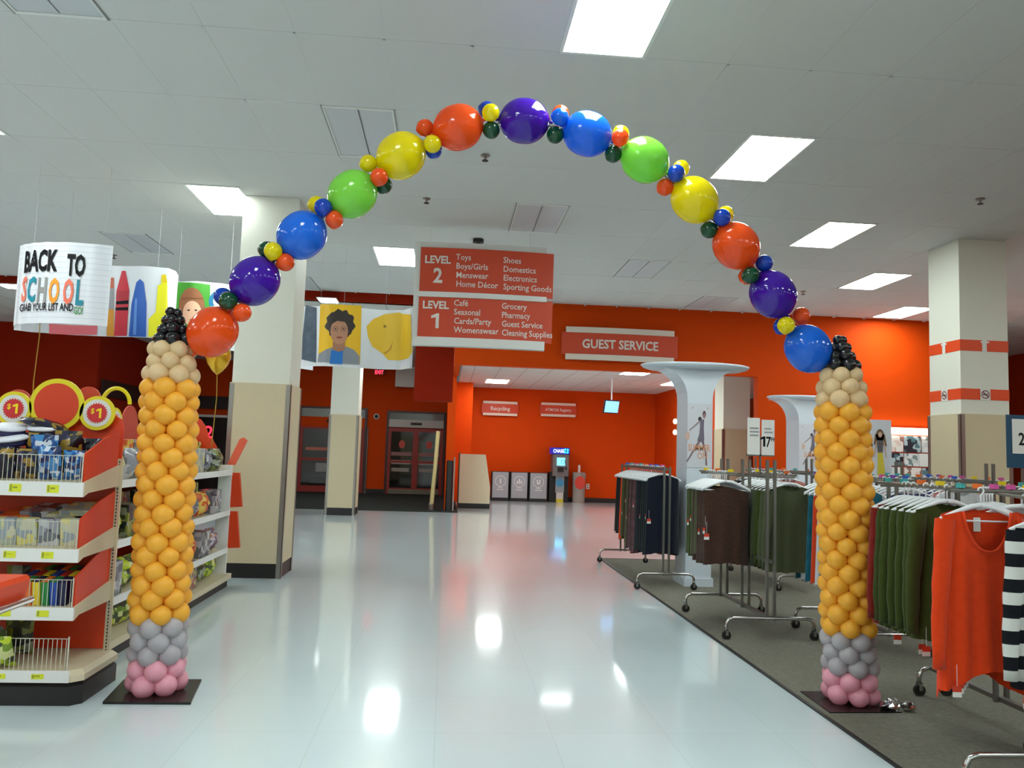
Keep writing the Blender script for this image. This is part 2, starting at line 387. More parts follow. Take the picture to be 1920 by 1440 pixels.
far_light(8.6, 19, 3.46, 'lit ceiling panel over the hidden end of guest service')
far_light(-1.15, 17.7, VC, 'lit ceiling panel over the entrance mat, hidden by the wavy banner'); far_light(2.4, 15.75, 3.46, 'lit ceiling panel just behind the GUEST SERVICE header'); far_light(-2.9, 22.2, VC, 'added ceiling panel brightening the entrance door wall, hidden by the wavy banner')  # last panel is an unseen addition that brightens the entrance door wall
# sprinklers, camera dome box
for px, py, lab in ((910, 291, 'small sprinkler head under the red arch balloon'), (1838, 373, 'small sprinkler head above the banded pillar'), (1506, 546, 'small sprinkler head near the right orange wall'), (214, 478, 'small sprinkler head above the crayon banner'), (800, 372, 'small sprinkler hook above the directory sign')):
    p = AZ(px, py, CEIL); t = thing('sprinkler', lab, 'sprinkler', (p.x, p.y, CEIL), 'ceiling sprinklers')
    MB().lathe([(.045, 0), (.045, -.008), (.012, -.012), (.010, -.05)], 12).build('escutcheon', STEEL, t)
    MB().lathe([(.004, -.05), (.03, -.052), (.03, -.058), (.004, -.06)], 12).build('deflector', BLACK, t)
p = AZ(897, 449, CEIL); t = thing('ceiling_sensor', 'black sensor box on the ceiling just above the directory sign', 'sensor', (p.x, p.y, CEIL))
MB().bevbox(-.07, .07, -.07, .07, -.05, 0, .02).build('housing', BLACK, t); MB().lathe([(.03, -.05), (.03, -.06), (.01, -.07)], 12).build('lens_dome', BLACKG, t)

# ================================================================== BALLOONS
def balloon_mat(name, rgb, rough=.3, trans=.18, coat=.0): return mat('balloon_'+name, rgb, rough, trans=trans, coat=coat)
BM = {'yel': balloon_mat('gold', (255, 192, 62), .42, .3), 'bei': balloon_mat('beige', (240, 212, 164), .42, .3), 'gry': balloon_mat('grey', (204, 200, 206), .3, .4),
 'pnk': balloon_mat('pink', (250, 180, 198), .4, .3), 'blk': balloon_mat('black', (22, 22, 26), .2, 0),
 'red': balloon_mat('orange_red', (242, 88, 28), .14, .25), 'pur': balloon_mat('purple', (64, 20, 160), .08, .15), 'blu': balloon_mat('blue', (24, 108, 226), .12, .2),
 'lim': balloon_mat('lime', (134, 220, 76), .14, .25), 'yll': balloon_mat('yellow', (238, 222, 8), .14, .25), 'dgr': balloon_mat('dark_green', (14, 72, 44), .16, .08), 'dbl': balloon_mat('royal_blue', (14, 66, 180), .14, .12)}
def sphere_mb(r, seg=16, rings=10, knot=True):
    prof = []
    for i in range(rings+1):
        a = PI*i/rings; rr = math.sin(a)*r; z = -math.cos(a)*r
        if knot and i <= 2: z -= r*.05*(2-i)
        prof.append((max(rr, .002 if i in (0, rings) else rr), z))
    m = MB(); m.lathe(prof, seg)
    if knot: m.lathe([(.004, -r*1.08), (.009, -r*1.2), (.002, -r*1.2)], 6)
    return m
BSM = {k: sphere_mb(1, 18, 12, True).mesh('balloon', BM[k], True) for k in BM}
def column(name_label, tx, ty, tz, bx, by, mat_poly, seed):
    rnd = random.Random(seed)
    t = thing('balloon_column', name_label, 'balloon column', (bx, by, 0), 'pencil balloon columns')
    cx = lambda z: (tx-bx)*(z/tz); cy = lambda z: (ty-by)*(z/tz)
    pz = [(q[0]-bx, q[1]-by) for q in mat_poly]
    n = len(pz); m = MB(); m.add([(x, y, .0) for x, y in pz]+[(x, y, .014) for x, y in pz], [tuple(range(n-1, -1, -1)), tuple(range(n, 2*n))]+[(i, (i+1) % n, (i+1) % n+n, i+n) for i in range(n)])
    m.build('base_plate', BLACKG, t)
    MB().tube([(0, 0, .01), (cx(2.1), cy(2.1), 2.12)], .012, 8).build('pole', STEEL, t)
    z = .066; ang = rnd.random()
    rows = [('pnk', 2, .062, .112, .082), ('gry', 3, .059, .110, .078), ('yel', 17, .0605, .115, .0822), ('bei', 3, .057, .108, .076)]
    for k, nr, r, R, dz in rows:
        for q in range(nr):
            if k == 'bei': r2 = r-.0025*q; R2 = R-.010*q
            else: r2, R2 = r, R
            for s in range(6):
                a = ang+s*PI/3
                inst('balloon', BSM[k], t, (cx(z)+R2*math.cos(a), cy(z)+R2*math.sin(a), z+rnd.uniform(-.004, .004)), (0, PI/2, a), [r2*rnd.uniform(.95, 1.06)]*3)
            ang += PI/6+rnd.uniform(-.1, .16); z += dz
    for R2, r2, nb, dz in ((.078, .043, 6, .058), (.052, .040, 5, .056), (.036, .036, 4, .05), (.02, .03, 2, .03)):
        for s in range(nb):
            a = ang+s*2*PI/nb
            inst('balloon', BSM['blk'], t, (cx(z)+R2*math.cos(a), cy(z)+R2*math.sin(a), z-.012+rnd.uniform(-.006, .006)), (0, PI/2, a), [r2*rnd.uniform(.92, 1.08)]*3)
        ang += .6; z += dz
    return t
column('pencil-shaped balloon column with black tip standing by the dollar shelves', -1.681, 4.92, 2.166, -1.63, 4.91, [(-1.84, 4.69), (-1.365, 4.69), (-1.44, 5.14), (-1.895, 5.12)], 3)
column('pencil-shaped balloon column with black tip standing on the carpet by the clothes', 2.475, 4.81, 2.166, 2.532, 4.81, [(2.29, 4.59), (2.735, 4.6), (2.70, 5.0), (2.30, 5.0)], 11)
# arch of linked balloons
arch = thing('balloon_arch', 'rainbow arch of linked balloons spanning the aisle between both pencil columns', 'balloon arch', (.4, 4.87, 2.0))
AC = Vector((.4, 4.87, 2.0))
big = [('red', 399, 622), ('pur', 478, 527), ('blu', 566, 441), ('lim', 661, 364), ('yll', 752, 292), ('red', 859, 239), ('pur', 983, 227), ('blu', 1101, 251), ('lim', 1209, 300), ('yll', 1302, 375), ('red', 1380, 461), ('pur', 1449, 552), ('blu', 1515, 654)]
BP = [AY(px, py, 4.87) for _, px, py in big]
def link_mb(m):
    prof = []; N = 18
    for i in range(N+1):
        u = -1+2*i/N; r = .142*(max(0, 1-abs(u)**2.3))**.62
        if abs(u) > .9: r = max(r, .016)
        prof.append((max(r, .004), u*.166))
    mb = MB().lathe(prof, 24)
    for s in (-1, 1): mb.lathe([(.006, s*.166), (.012, s*.178), (.004, s*.184)], 8)
    return mb.mesh('balloon', m, True)
LM = {k: link_mb(BM[k]) for k in ('red', 'pur', 'blu', 'lim', 'yll')}
for i, (k, px, py) in enumerate(big):
    a = BP[max(i-1, 0)]; b = BP[min(i+1, len(BP)-1)]
    d = (b-a).normalized(); ang = math.atan2(d.x, d.z)
    inst('balloon', LM[k], arch, BP[i]-AC, (0, ang, 0))
small = [('dgr', 428, 564, -.07), ('red', 454, 586, -.06), ('dbl', 418, 556, .06),
 ('yll', 512, 471, -.07), ('dgr', 501, 469, .06), ('red', 535, 492, -.03), ('dbl', 606, 389, -.07), ('yll', 594, 384, .06), ('red', 627, 412, -.04),
 ('yll', 691, 307, .0), ('red', 711, 332, -.08), ('dgr', 719, 347, .05), ('red', 797, 240, .01), ('yll', 811, 270, -.07), ('dbl', 813, 281, .05),
 ('yll', 920, 211, -.07), ('dbl', 913, 206, .06), ('dgr', 921, 244, -.01), ('blu', 1050, 219, -.07), ('red', 1051, 213, .06), ('dgr', 1041, 253, .0),
 ('red', 1163, 258, -.07), ('yll', 1164, 251, .06), ('dgr', 1150, 289, .0), ('dbl', 1268, 325, -.07), ('yll', 1277, 316, .06), ('red', 1247, 351, .0),
 ('dbl', 1354, 408, -.07), ('yll', 1360, 402, .06), ('dgr', 1330, 431, .0), ('dbl', 1433, 494, .0), ('dgr', 1407, 516, -.06), ('red', 1401, 518, .06),
 ('red', 1502, 592, .02), ('yll', 1474, 610, -.07), ('dbl', 1466, 612, .04)]
for k, px, py, dy in small:
    p = AY(px, py, 4.87+dy); inst('small_balloon', BSM[k], arch, p-AC, (0, random.uniform(0, 3), 0), [.055]*3)
MB().tube([p-AC for p in BP], .003, 5).build('line', BLACK, arch)
# foil on the base plate and gold balloons with ribbons
t = thing('foil_weight', 'crumpled silver foil weight lying on the base plate of the column on carpet', 'foil weight', (2.70, 4.66, .014))
rnd = random.Random(5)
for k in range(6):
    m = sphere_mb(.03, 8, 6, False); m.v = [(x*rnd.uniform(.6, 1.3), y*rnd.uniform(.6, 1.3), max(0, .02+z*rnd.uniform(.5, 1.2))) for x, y, z in m.v]
    m.build('foil_crumple', mat('foil_silver', (200, 202, 204), .15, metal=1), t, (-.04+k*.03, rnd.uniform(-.03, .04), 0))
GOLD = mat('balloon_foil_gold', (224, 172, 40), .22, metal=.55)
def gold(px, py, y, zb, lab):
    p = AY(px, py, y); t = thing('gold_balloon', lab, 'balloon', p, 'loose gold balloons')
    m = MB().lathe([(.003, -.17), (.05, -.13), (.10, -.06), (.125, .02), (.115, .09), (.07, .14), (.004, .155)], 20); m.build('balloon_body', GOLD, t, smooth=True)
    MB().tube([(0, 0, -.17), (.01, 0, -.4), (-.01, 0, -.9), (.0, 0, zb-p.z)], .005, 5).build('ribbon', mat('ribbon_gold', (170, 130, 40), .4), t)
gold(409, 672, 8.2, 1.5, 'gold balloon with ribbon floating under the orange-red end balloon of the arch')
gold(78, 560, 8.85, 1.75, 'gold balloon with hanging ribbon half hidden behind the school banner')

# ================================================================== HANGING SIGNS AND BANNERS
class Curve:
    """wavy hanging sheet: y as a smooth function of x along given points (world)"""
    def __init__(s, pts): s.p = sorted(pts)
    def y(s, x):
        P = s.p
        if x <= P[0][0]: return P[0][1]
        for (x0, y0), (x1, y1) in zip(P, P[1:]):
            if x <= x1:
                u = (x-x0)/(x1-x0); u = u*u*(3-2*u); return y0+(y1-y0)*u
        return P[-1][1]
def sheet(cv, x0, x1, z0, z1, t, parent, name, m, O, n=40, extra=None):
    rows = []
    pts = [(x0+(x1-x0)*i/n, cv.y(x0+(x1-x0)*i/n)) for i in range(n+1)]
    if extra: pts = extra[0]+pts+extra[1]
    mb = MB()
    a = [Vector((x, y, z0))-O for x, y in pts]; b = [Vector((x, y, z1))-O for x, y in pts]
    c = [Vector((x, y+t, z0))-O for x, y in pts]; d = [Vector((x, y+t, z1))-O for x, y in pts]
    mb.strip(a, b); mb.strip(d, c); mb.strip(b, d); mb.strip(c, a)
    k = len(pts); mb.add([a[0], b[0], d[0], c[0], a[-1], b[-1], d[-1], c[-1]], [(0, 1, 2, 3), (7, 6, 5, 4)])
    return mb.build(name, m, parent, smooth=False)
def on(cv, O, off):
    def f(x, z):
        d = (cv.y(x+.004)-cv.y(x-.004))/.008; n = math.hypot(d, 1)
        return Vector((x+off*d/n, cv.y(x)-off/n, z))-O
    return f
def wires(parent, O, xs, y, z0, z1=CEIL):
    for x in xs: MB().tube([Vector((x, y, z0))-O, Vector((x, y, z1))-O], .0013, 5).build('hanging_wire', mat('wire_clear', (190, 190, 188), .3), parent)

# store directory
D = 10.0; O = Vector((.4, D, 3.4)); t = thing('directory_sign', 'white hanging store directory with red LEVEL 2 and LEVEL 1 panels', 'sign', O)
bow = Curve([(-.6+k*.1, D-.10*math.cos((-.6+k*.1-.42)*1.15)) for k in range(21)])
sheet(bow, -.485, 1.19, 2.76, 4.1, .02, t, 'backing_panel', WHITE, O, 24)
for nm, z0, z1 in (('upper_red_panel', 3.435, 4.02), ('lower_red_panel', 2.86, 3.40)):
    sheet(Curve([(x, y-.03) for x, y in bow.p]), -.415, 1.283, z0, z1, .012, t, nm, REDP, O, 24)
for z0, z1, x0, x1 in ((3.385, 3.45, -.44, 1.2), (2.765, 2.875, -.47, 1.19)):
    sheet(Curve([(x, y-.055) for x, y in bow.p]), x0, x1, z0, z1, .03, t, 'white_bar', WHITE, O, 24)
def T(body, px, py, size, align='LEFT', bold=.010, xs=.9, width=None):
    p = AY(px, py, 9.88); mb = MB()
    f = on(bow, O, .0345)
    if body == '1': one(mb, size, lambda u, v: f(p.x+u, p.z+v))
    else: text(mb, body, size, lambda u, v: f(p.x+u, p.z+v), bold, align, xs, width)
    mb.build('sign_lettering', TXTW, t)
T('LEVEL', 821, 493, .135, 'CENTER', .03, .9, .325); T('2', 821, 529, .26, 'CENTER', .03, .9)
T('LEVEL', 817, 578, .135, 'CENTER', .03, .9, .325); T('1', 817, 615, .26)
for i, q in enumerate(('Toys', 'Boys/Girls', 'Menswear', 'Home Décor')): T(q, 855, 487+i*16.8, .108)
for i, q in enumerate(('Shoes', 'Domestics', 'Electronics', 'Sporting Goods')): T(q, 943, 493+i*16.6, .108)
for i, q in enumerate(('Café', 'Seasonal', 'Cards/Party', 'Womenswear')): T(q, 851, 573+i*16.8, .108)
for i, q in enumerate(('Grocery', 'Pharmacy', 'Guest Service', 'Cleaning Supplies')): T(q, 940, 579+i*16.6, .108, xs=.86)
wires(t, O, (-.3, .98), D-.02, 4.1)

# wall signs: red panel between two pale bars
def bar_sign(lab, x0, x1, z0, z1, y, bodytext, tsize, bold, bowd=.05, tw=None, inset=.07):
    cx, cz = (x0+x1)/2, (z0+z1)/2; O = Vector((cx, y, cz)); t = thing('wall_sign', lab, 'sign', O)
    L = x1-x0; cv = Curve([(x0-.1+(L+.2)*k/16, y-.06-bowd*math.cos(PI*(k/16-.5))) for k in range(17)])
    bh = (z1-z0)*.17
    sheet(cv, x0, x1, z0+bh*.9, z1-bh*.9, .02, t, 'red_panel', REDP, O, 16)
    cb = Curve([(a, b-.03) for a, b in cv.p])
    for a in (z0, z1-bh): sheet(cb, x0+L*.035, x1-L*.035, a, a+bh, .045, t, 'pale_bar', mat('bar_cream', (226, 214, 200), .5), O, 16)
    MB().box(-L*.3, -L*.3+.05, -.06, 0, -.05, .05).box(L*.3-.05, L*.3, -.06, 0, -.05, .05).build('wall_bracket', STEEL, t)
    mb = MB(); f = on(cv, O, .004); text(mb, bodytext, tsize, lambda u, v: f(cx+u, cz-tsize*.35+v), bold, 'CENTER', .95, tw); mb.build('sign_lettering', TXTW, t)
bar_sign('wide red GUEST SERVICE sign between pale bars on the orange header', 2.09, 4.33, 3.25, 3.87, 14.75, 'GUEST SERVICE', .235, .025, .06, 1.46)
pa, pb = AY(903, 778, 24.5), AY(973, 752, 24.5)
bar_sign('small red Recycling sign on the alcove wall above the bins', pa.x, pb.x, pa.z, pb.z-.03, 24.6, 'Recycling', .17, .015, .03)
pa, pb = AY(1012, 780, 24.5), AY(1082, 757, 24.5)
bar_sign('small red registry sign on the alcove wall above the cash machine', pa.x, pb.x, pa.z, pb.z, 24.6, 'ATM/Gift Registry', .13, .01, .03, .82)

def CV(pts): return Curve([(AY(px, 540, y).x, y) for px, y in pts])
def SX_(cv, px, py):
    y = cv.p[len(cv.p)//2][1]
    for _ in range(12): q = AY(px, py, y); y = cv.y(q.x)
    return q
# back to school banner
def XZ(px, py, y): q = AY(px, py, y); return q.x, q.z
O = Vector((-4.0, 8.4, 3.0)); t = thing('hanging_banner', 'white BACK TO SCHOOL banner curling at its left end', 'banner', O)
cv = CV([(31, 8.56), (42, 8.47), (60, 8.39), (85, 8.33), (125, 8.29), (165, 8.31), (210, 8.36)])
xs = lambda px, py=540: SX_(cv, px, py).x
back = [(AY(70, 540, 9.05).x, 9.05), (AY(46, 540, 9.0).x, 9.0), (AY(33, 540, 8.85).x, 8.85)]
sheet(cv, xs(31), xs(206), 2.62, 3.46, .006, t, 'banner_sheet', BANNERM, O, 40, (back, []))
def BT(body, px, py, size, m, width, bold=.02, nm='banner_lettering'):
    p = SX_(cv, px, py); f = on(cv, O, .008); mb = MB(); text(mb, body, size, lambda u, v: f(p.x+u, p.z+v), bold, 'LEFT', 1, width); mb.build(nm, m, t)
def wpx(a, b): return xs(b)-xs(a)
BT('BACK', 45, 510, .30, INK, wpx(45, 107), .04); BT('TO', 125, 515, .30, INK, wpx(125, 160), .04)
for ch, px, w_, c in (('S', 40, 10, (226, 120, 100)), ('C', 51, 14, (20, 130, 150)), ('H', 69, 15, (140, 140, 138)), ('O', 90, 20, (236, 150, 40)), ('O', 117, 19, (230, 110, 84)), ('L', 140, 15, (20, 130, 150))):
    BT(ch, px, 564+(px-40)*.06, .35, mat('ink_%d_%d' % (c[0], c[2]), c, .5), wpx(px, px+w_), .035)
BT('GRAB YOUR LIST AND', 37, 584, .11, INK, wpx(37, 133), .018); BT('GO!', 138, 589, .11, mat('ink_green', (50, 140, 60), .5), wpx(138, 155), .015)
wires(t, O, (xs(60), xs(190)), 8.36, 3.46)
mb = MB()
for k in range(14):
    z = 2.68+k*.057; row = [(xs(34)+(xs(205)-xs(34))*i/20) for i in range(21)]; f = on(cv, O, .003)
    mb.strip([f(x, z) for x in row], [f(x, z+.004) for x in row])
mb.build('ruled_lines', mat('rule_blue', (196, 206, 220), .5), t)

# crayon banner behind it
def pxpoly(px0, y, pts): return [(AY(a, b, y).x, AY(a, b, y).z) for a, b in pts]
O = Vector((-3.9, 9.2, 3.0)); t = thing('hanging_banner', 'white banner printed with pencil, red crayon, blue crayon and yellow marker', 'banner', O)
Y2 = 9.25
cv2 = CV([(30, 9.05), (70, 9.18), (150, 9.28), (220, 9.28), (275, 9.22), (312, 9.26), (327, 9.42)])
x2 = lambda px: SX_(cv2, px, 560).x
sheet(cv2, x2(31), x2(326), 2.63, 3.45, .006, t, 'banner_sheet', BANNERM, O, 50, ([], [(AY(331, 560, 9.65).x, 9.65), (AY(331, 560, 9.9).x, 9.9)]))
def P2(pts, m, nm, off=.006, cvx=None, yy=Y2, OO=None, tt=None):
    mb = MB(); f = on(cvx or cv2, OO if OO is not None else O, off)
    poly = [(lambda q: (q.x, q.z))(SX_(cvx or cv2, a, b)) for a, b in pts]
    slabs(mb, poly, f); return mb.build(nm, m, tt or t)
C = lambda r, g, b: mat('print_%d_%d_%d' % (r, g, b), (r, g, b), .45)
P2([(92, 607), (183, 611), (182, 628), (92, 626)], C(224, 110, 120), 'eraser_print')
P2([(203, 520), (214, 521), (214, 631), (200, 630)], C(206, 140, 40), 'pencil_print'); P2([(203, 541), (214, 541), (214, 580), (203, 580)], C(140, 140, 146), 'ferrule_print', .009)
P2([(203, 521), (214, 521), (214, 541), (203, 541)], C(190, 90, 60), 'pencil_eraser_print', .009)
P2([(214, 630), (219, 545), (229, 508), (236, 508), (243, 545), (238, 630)], C(196, 40, 60), 'red_crayon_print')
P2([(218, 565), (242, 563), (242, 570), (218, 571)], INK, 'crayon_band_print', .009); P2([(217, 577), (241, 576), (241, 582), (217, 582)], INK, 'crayon_band_print', .009)
P2([(219, 545), (243, 545), (242, 562), (218, 562)], C(170, 34, 50), 'crayon_shoulder_print', .009)
P2([(242, 631), (247, 570), (256, 530), (263, 523), (270, 530), (275, 570), (274, 632)], C(30, 90, 180), 'blue_crayon_print')
P2([(250, 628), (254, 560), (258, 560), (256, 628)], C(90, 140, 210), 'crayon_shine_print', .009)
P2([(278, 632), (279, 598), (292, 585), (296, 535), (302, 533), (303, 516), (311, 514), (313, 535), (311, 585), (319, 598), (316, 634)], C(230, 224, 20), 'yellow_marker_print')
P2([(303, 516), (311, 514), (313, 530), (303, 530)], C(224, 196, 10), 'marker_tip_print', .009)
wires(t, O, (x2(120), x2(290)), 9.27, 3.47)

# child on green
O = Vector((-4.6, 10.0, 3.0)); t = thing('hanging_banner', 'banner with a smiling brown-haired child on green beside blue rings', 'banner', O)
Y3 = 10.0
cv3 = CV([(300, 10.25), (330, 10.08), (370, 10.0), (410, 10.05), (450, 10.2)]); x3 = lambda px: SX_(cv3, px, 580).x
sheet(cv3, x3(300), x3(450), 2.63, 3.46, .006, t, 'banner_sheet', BANNERM, O, 24)
def P3(pts, m, nm, off=.006): return P2(pts, m, nm, off, cv3, Y3, O, t)
def ell(cx, cy, rx, ry, n=18, a0=0, a1=2*PI): return disc_poly(cx, cy, rx, ry, n, a0, a1)
P3([(318, 529), (394, 534), (394, 655), (318, 655)], C(60, 140, 40), 'green_print')
P3(ell(360, 575, 24, 36), C(140, 88, 56), 'hair_print', .009); P3(ell(361, 588, 17, 24), C(216, 170, 142), 'face_print', .012)
P3(ell(361, 560, 20, 12, 12, PI, 2*PI), C(140, 88, 56), 'fringe_print', .014)
for dx in (-6, 7): P3(ell(361+dx, 582, 2.5, 1.6, 8), INK, 'eye_print', .014)
P3(ell(362, 600, 6, 2.2, 10), C(170, 80, 76), 'mouth_print', .014)
P3([(330, 655), (340, 620), (352, 612), (372, 612), (385, 622), (394, 655)], C(70, 76, 96), 'shirt_print', .009)
mb = MB(); f = on(cv3, O, .007); px_ = SX_(cv3, 416, 566); ring(mb, px_.x, px_.z, .10, .15, f); mb.build('blue_ring_print', C(20, 110, 150), t)
wires(t, O, (x3(330), x3(430)), 10.1, 3.46)

# boy in glasses, nose
O = Vector((-1.3, 11.2, 3.0)); t = thing('hanging_banner', 'wavy banner with boy in glasses on yellow between jeans and a yellow pear', 'banner', O)
Y4 = 11.2
cv4 = CV([(556, 11.45), (580, 11.25), (620, 11.15), (670, 11.2), (720, 11.28), (755, 11.22), (776, 11.0)]); x4 = lambda px: SX_(cv4, px, 630).x
sheet(cv4, x4(557), x4(775), 2.58, 3.43, .006, t, 'banner_sheet', BANNERM, O, 50, ([(AY(590, 630, 11.85).x, 11.85), (AY(566, 630, 11.65).x, 11.65)], []))
def P4(pts, m, nm, off=.006): return P2(pts, m, nm, off, cv4, Y4, O, t)
JE = mat('print_jeans', (70, 84, 100), .5, noise=.6, nscale=9)
P4([(574, 572), (594, 577), (594, 630), (593, 680), (566, 674), (568, 630)], JE, 'jeans_print')
P4([(601, 571), (678, 573), (675, 681), (597, 677)], C(226, 178, 10), 'yellow_print')
hair = [(638+27*math.cos(a)*(1+.09*math.sin(9*a)), 608+27*math.sin(a)*(1+.09*math.cos(11*a))) for a in [2*PI*k/40 for k in range(40)]]
P4(hair, C(44, 34, 30), 'hair_print', .009)
P4([(596, 679), (598, 664), (612, 655), (628, 650), (650, 650), (664, 656), (674, 668), (674, 684)], C(128, 132, 142), 'jacket_print', .009)
P4([(618, 682), (621, 657), (643, 657), (642, 683)], C(20, 110, 190), 'blue_shirt_print', .012)
P4([(624, 640), (647, 640), (646, 656), (635, 660), (624, 656)], C(160, 110, 84), 'neck_print', .014)
P4(ell(636, 622, 16.5, 24), C(178, 128, 100), 'face_print', .016)
P4([(619, 610), (622, 598), (636, 594), (650, 598), (653, 612), (646, 604), (632, 602)], C(44, 34, 30), 'fringe_print', .018)
for dx in (-7, 8):
    mb = MB(); q = SX_(cv4, 636+dx, 617); f = on(cv4, O, .019); ring(mb, q.x, q.z, .030, .036, f, 16); mb.build('glasses_print', C(60, 60, 66), t)
    P4(ell(636+dx, 617, 1.6, 1.2, 8), INK, 'eye_print', .02)
P4(ell(636, 633, 6, 2, 10), C(140, 70, 60), 'mouth_print', .019)
P4([(771, 590), (748, 586), (722, 589), (700, 598), (687, 612), (690, 632), (698, 650), (710, 658), (718, 664), (728, 675), (746, 676), (766, 672), (773, 660)], C(228, 186, 44), 'pear_print')
P4(ell(722, 612, 3, 3, 10), C(150, 110, 30), 'pear_dimple_print', .009); P4([(718, 663), (730, 655), (737, 640), (734, 655), (724, 664)], C(190, 140, 30), 'pear_crease_print', .009)
wires(t, O, (x4(598), x4(642), x4(722)), 11.2, 3.43, VC+.15)

# ================================================================== DOLLAR SHELVES ON THE LEFT
PK = {'foil_blue': print_mat('pack_foil_blue', [(30, 90, 160), (200, 214, 230), (20, 40, 90), (60, 130, 190)], 22, .2),
 'navy_gold': print_mat('pack_navy_gold', [(16, 18, 40), (22, 22, 60), (150, 120, 40), (10, 10, 20)], 16, .25),
 'mixed': print_mat('pack_mixed', [(180, 170, 150), (60, 80, 130), (170, 60, 50), (210, 190, 80), (90, 90, 90)], 18, .4),
 'pale': print_mat('pack_pale', [(200, 200, 170), (170, 180, 160), (214, 206, 120), (150, 160, 170)], 12, .3),
 'lime': print_mat('pack_lime', [(190, 210, 30), (120, 150, 30), (220, 224, 150), (60, 70, 40)], 16, .35),
 'olive': print_mat('pack_olive', [(70, 80, 50), (130, 140, 60), (40, 50, 50), (150, 160, 140)], 14, .25),
 'orange': print_mat('pack_orange', [(220, 100, 30), (200, 70, 30), (230, 200, 90)], 12, .4),
 'amber': print_mat('pack_amber', [(150, 100, 20), (180, 130, 30), (110, 70, 10)], 12, .3),
 'grey': print_mat('pack_grey', [(150, 154, 164), (110, 114, 124), (190, 194, 200), (80, 84, 96)], 12, .25),
 'violet': print_mat('pack_violet', [(110, 90, 130), (200, 190, 200), (60, 50, 80), (180, 120, 60)], 18, .3)}
def pouch_mesh(k, w_, h, d, seed=0):
    """sealed bag: pillow between crimped top and bottom edges"""
    rnd = random.Random(seed); N, M = 8, 8; mb = MB()
    for s in (-1, 1):
        vs = []
        for j in range(M+1):
            for i in range(N+1):
                u, v = i/N*2-1, j/M*2-1
                t_ = (1-abs(u)**2.5)*(1-abs(v)**3); e = 1-.06*(1-v*v)
                vs.append((u*w_/2*e, s*d/2*t_*(1+rnd.uniform(-.22, .22)), h/2*(v+1)))
        fs = [(j*(N+1)+i, j*(N+1)+i+1, (j+1)*(N+1)+i+1, (j+1)*(N+1)+i) for j in range(M) for i in range(N)]
        mb.add(vs, fs if s < 0 else [f[::-1] for f in fs])
    return mb.mesh('pouch', PK[k], True)
def carton_mesh(k, w_, h, d): return MB().bevbox(-w_/2, w_/2, -d/2, d/2, 0, h, min(.006, d*.2)).mesh('carton', PK[k])
PM = {}
def pack(kind, k, w_, h, d, loc, rz, rx, label, group, seed=0):
    key = (kind, k, w_, h, d, seed % 3)
    if key not in PM: PM[key] = pouch_mesh(k, w_, h, d, seed % 3) if kind == 'pouch' else carton_mesh(k, w_, h, d)
    o = inst('gift_pouch' if kind == 'pouch' else 'toy_carton', PM[key], None, loc, (rx, 0, rz))
    return tag(o, label, 'package', group)

EY0, EY1, EX0, EX1 = 4.65, 5.14, -2.93, -2.01
O = Vector((-2.47, 4.9, 0)); ec = thing('shelf_end_cap', 'red and white end cap shelf unit with dollar discs at the left edge', 'shelf unit', O)
L = lambda x, y, z: (x-O.x, y-O.y, z-O.z)
def bx(x0, x1, y0, y1, z0, z1, mb=None): return (mb or MB()).box(x0-O.x, x1-O.x, y0-O.y, y1-O.y, z0-O.z, z1-O.z)
MB().bevbox(EX0-.03-O.x, EX1+.055-O.x, 4.655-O.y, 5.2-O.y, 0, .125, .05).build('kick_plate', BLACK, ec)
deck = MB().bevbox(EX0-.03-O.x, EX1+.06-O.x, 4.648-O.y, 5.2-O.y, .127, .185, .05).build('base_deck', SHELFC, ec)
rc = [(EX0, .19), (EX1-.005, .19), (EX1-.005, 1.53), (EX1-.02, 1.59), (EX1-.06, 1.615), (EX0, 1.615)]
fixn(MB().prism(rc, lambda u, v, q: L(u, EY1+q, v), 0, .02).build('back_panel', REDG, ec))
for x in (EX1-.02, EX0):
    up = bx(x, x+.035, EY1-.02, EY1-.005, .16, 1.345).build('upright', SHELFC, ec)
    m = MB()
    for k in range(56): bx(x+.013, x+.02, EY1-.0215, EY1-.02, .18+k*.0207, .192+k*.0207, m)
    m.build('slots', BLACK, up, kind='stuff')
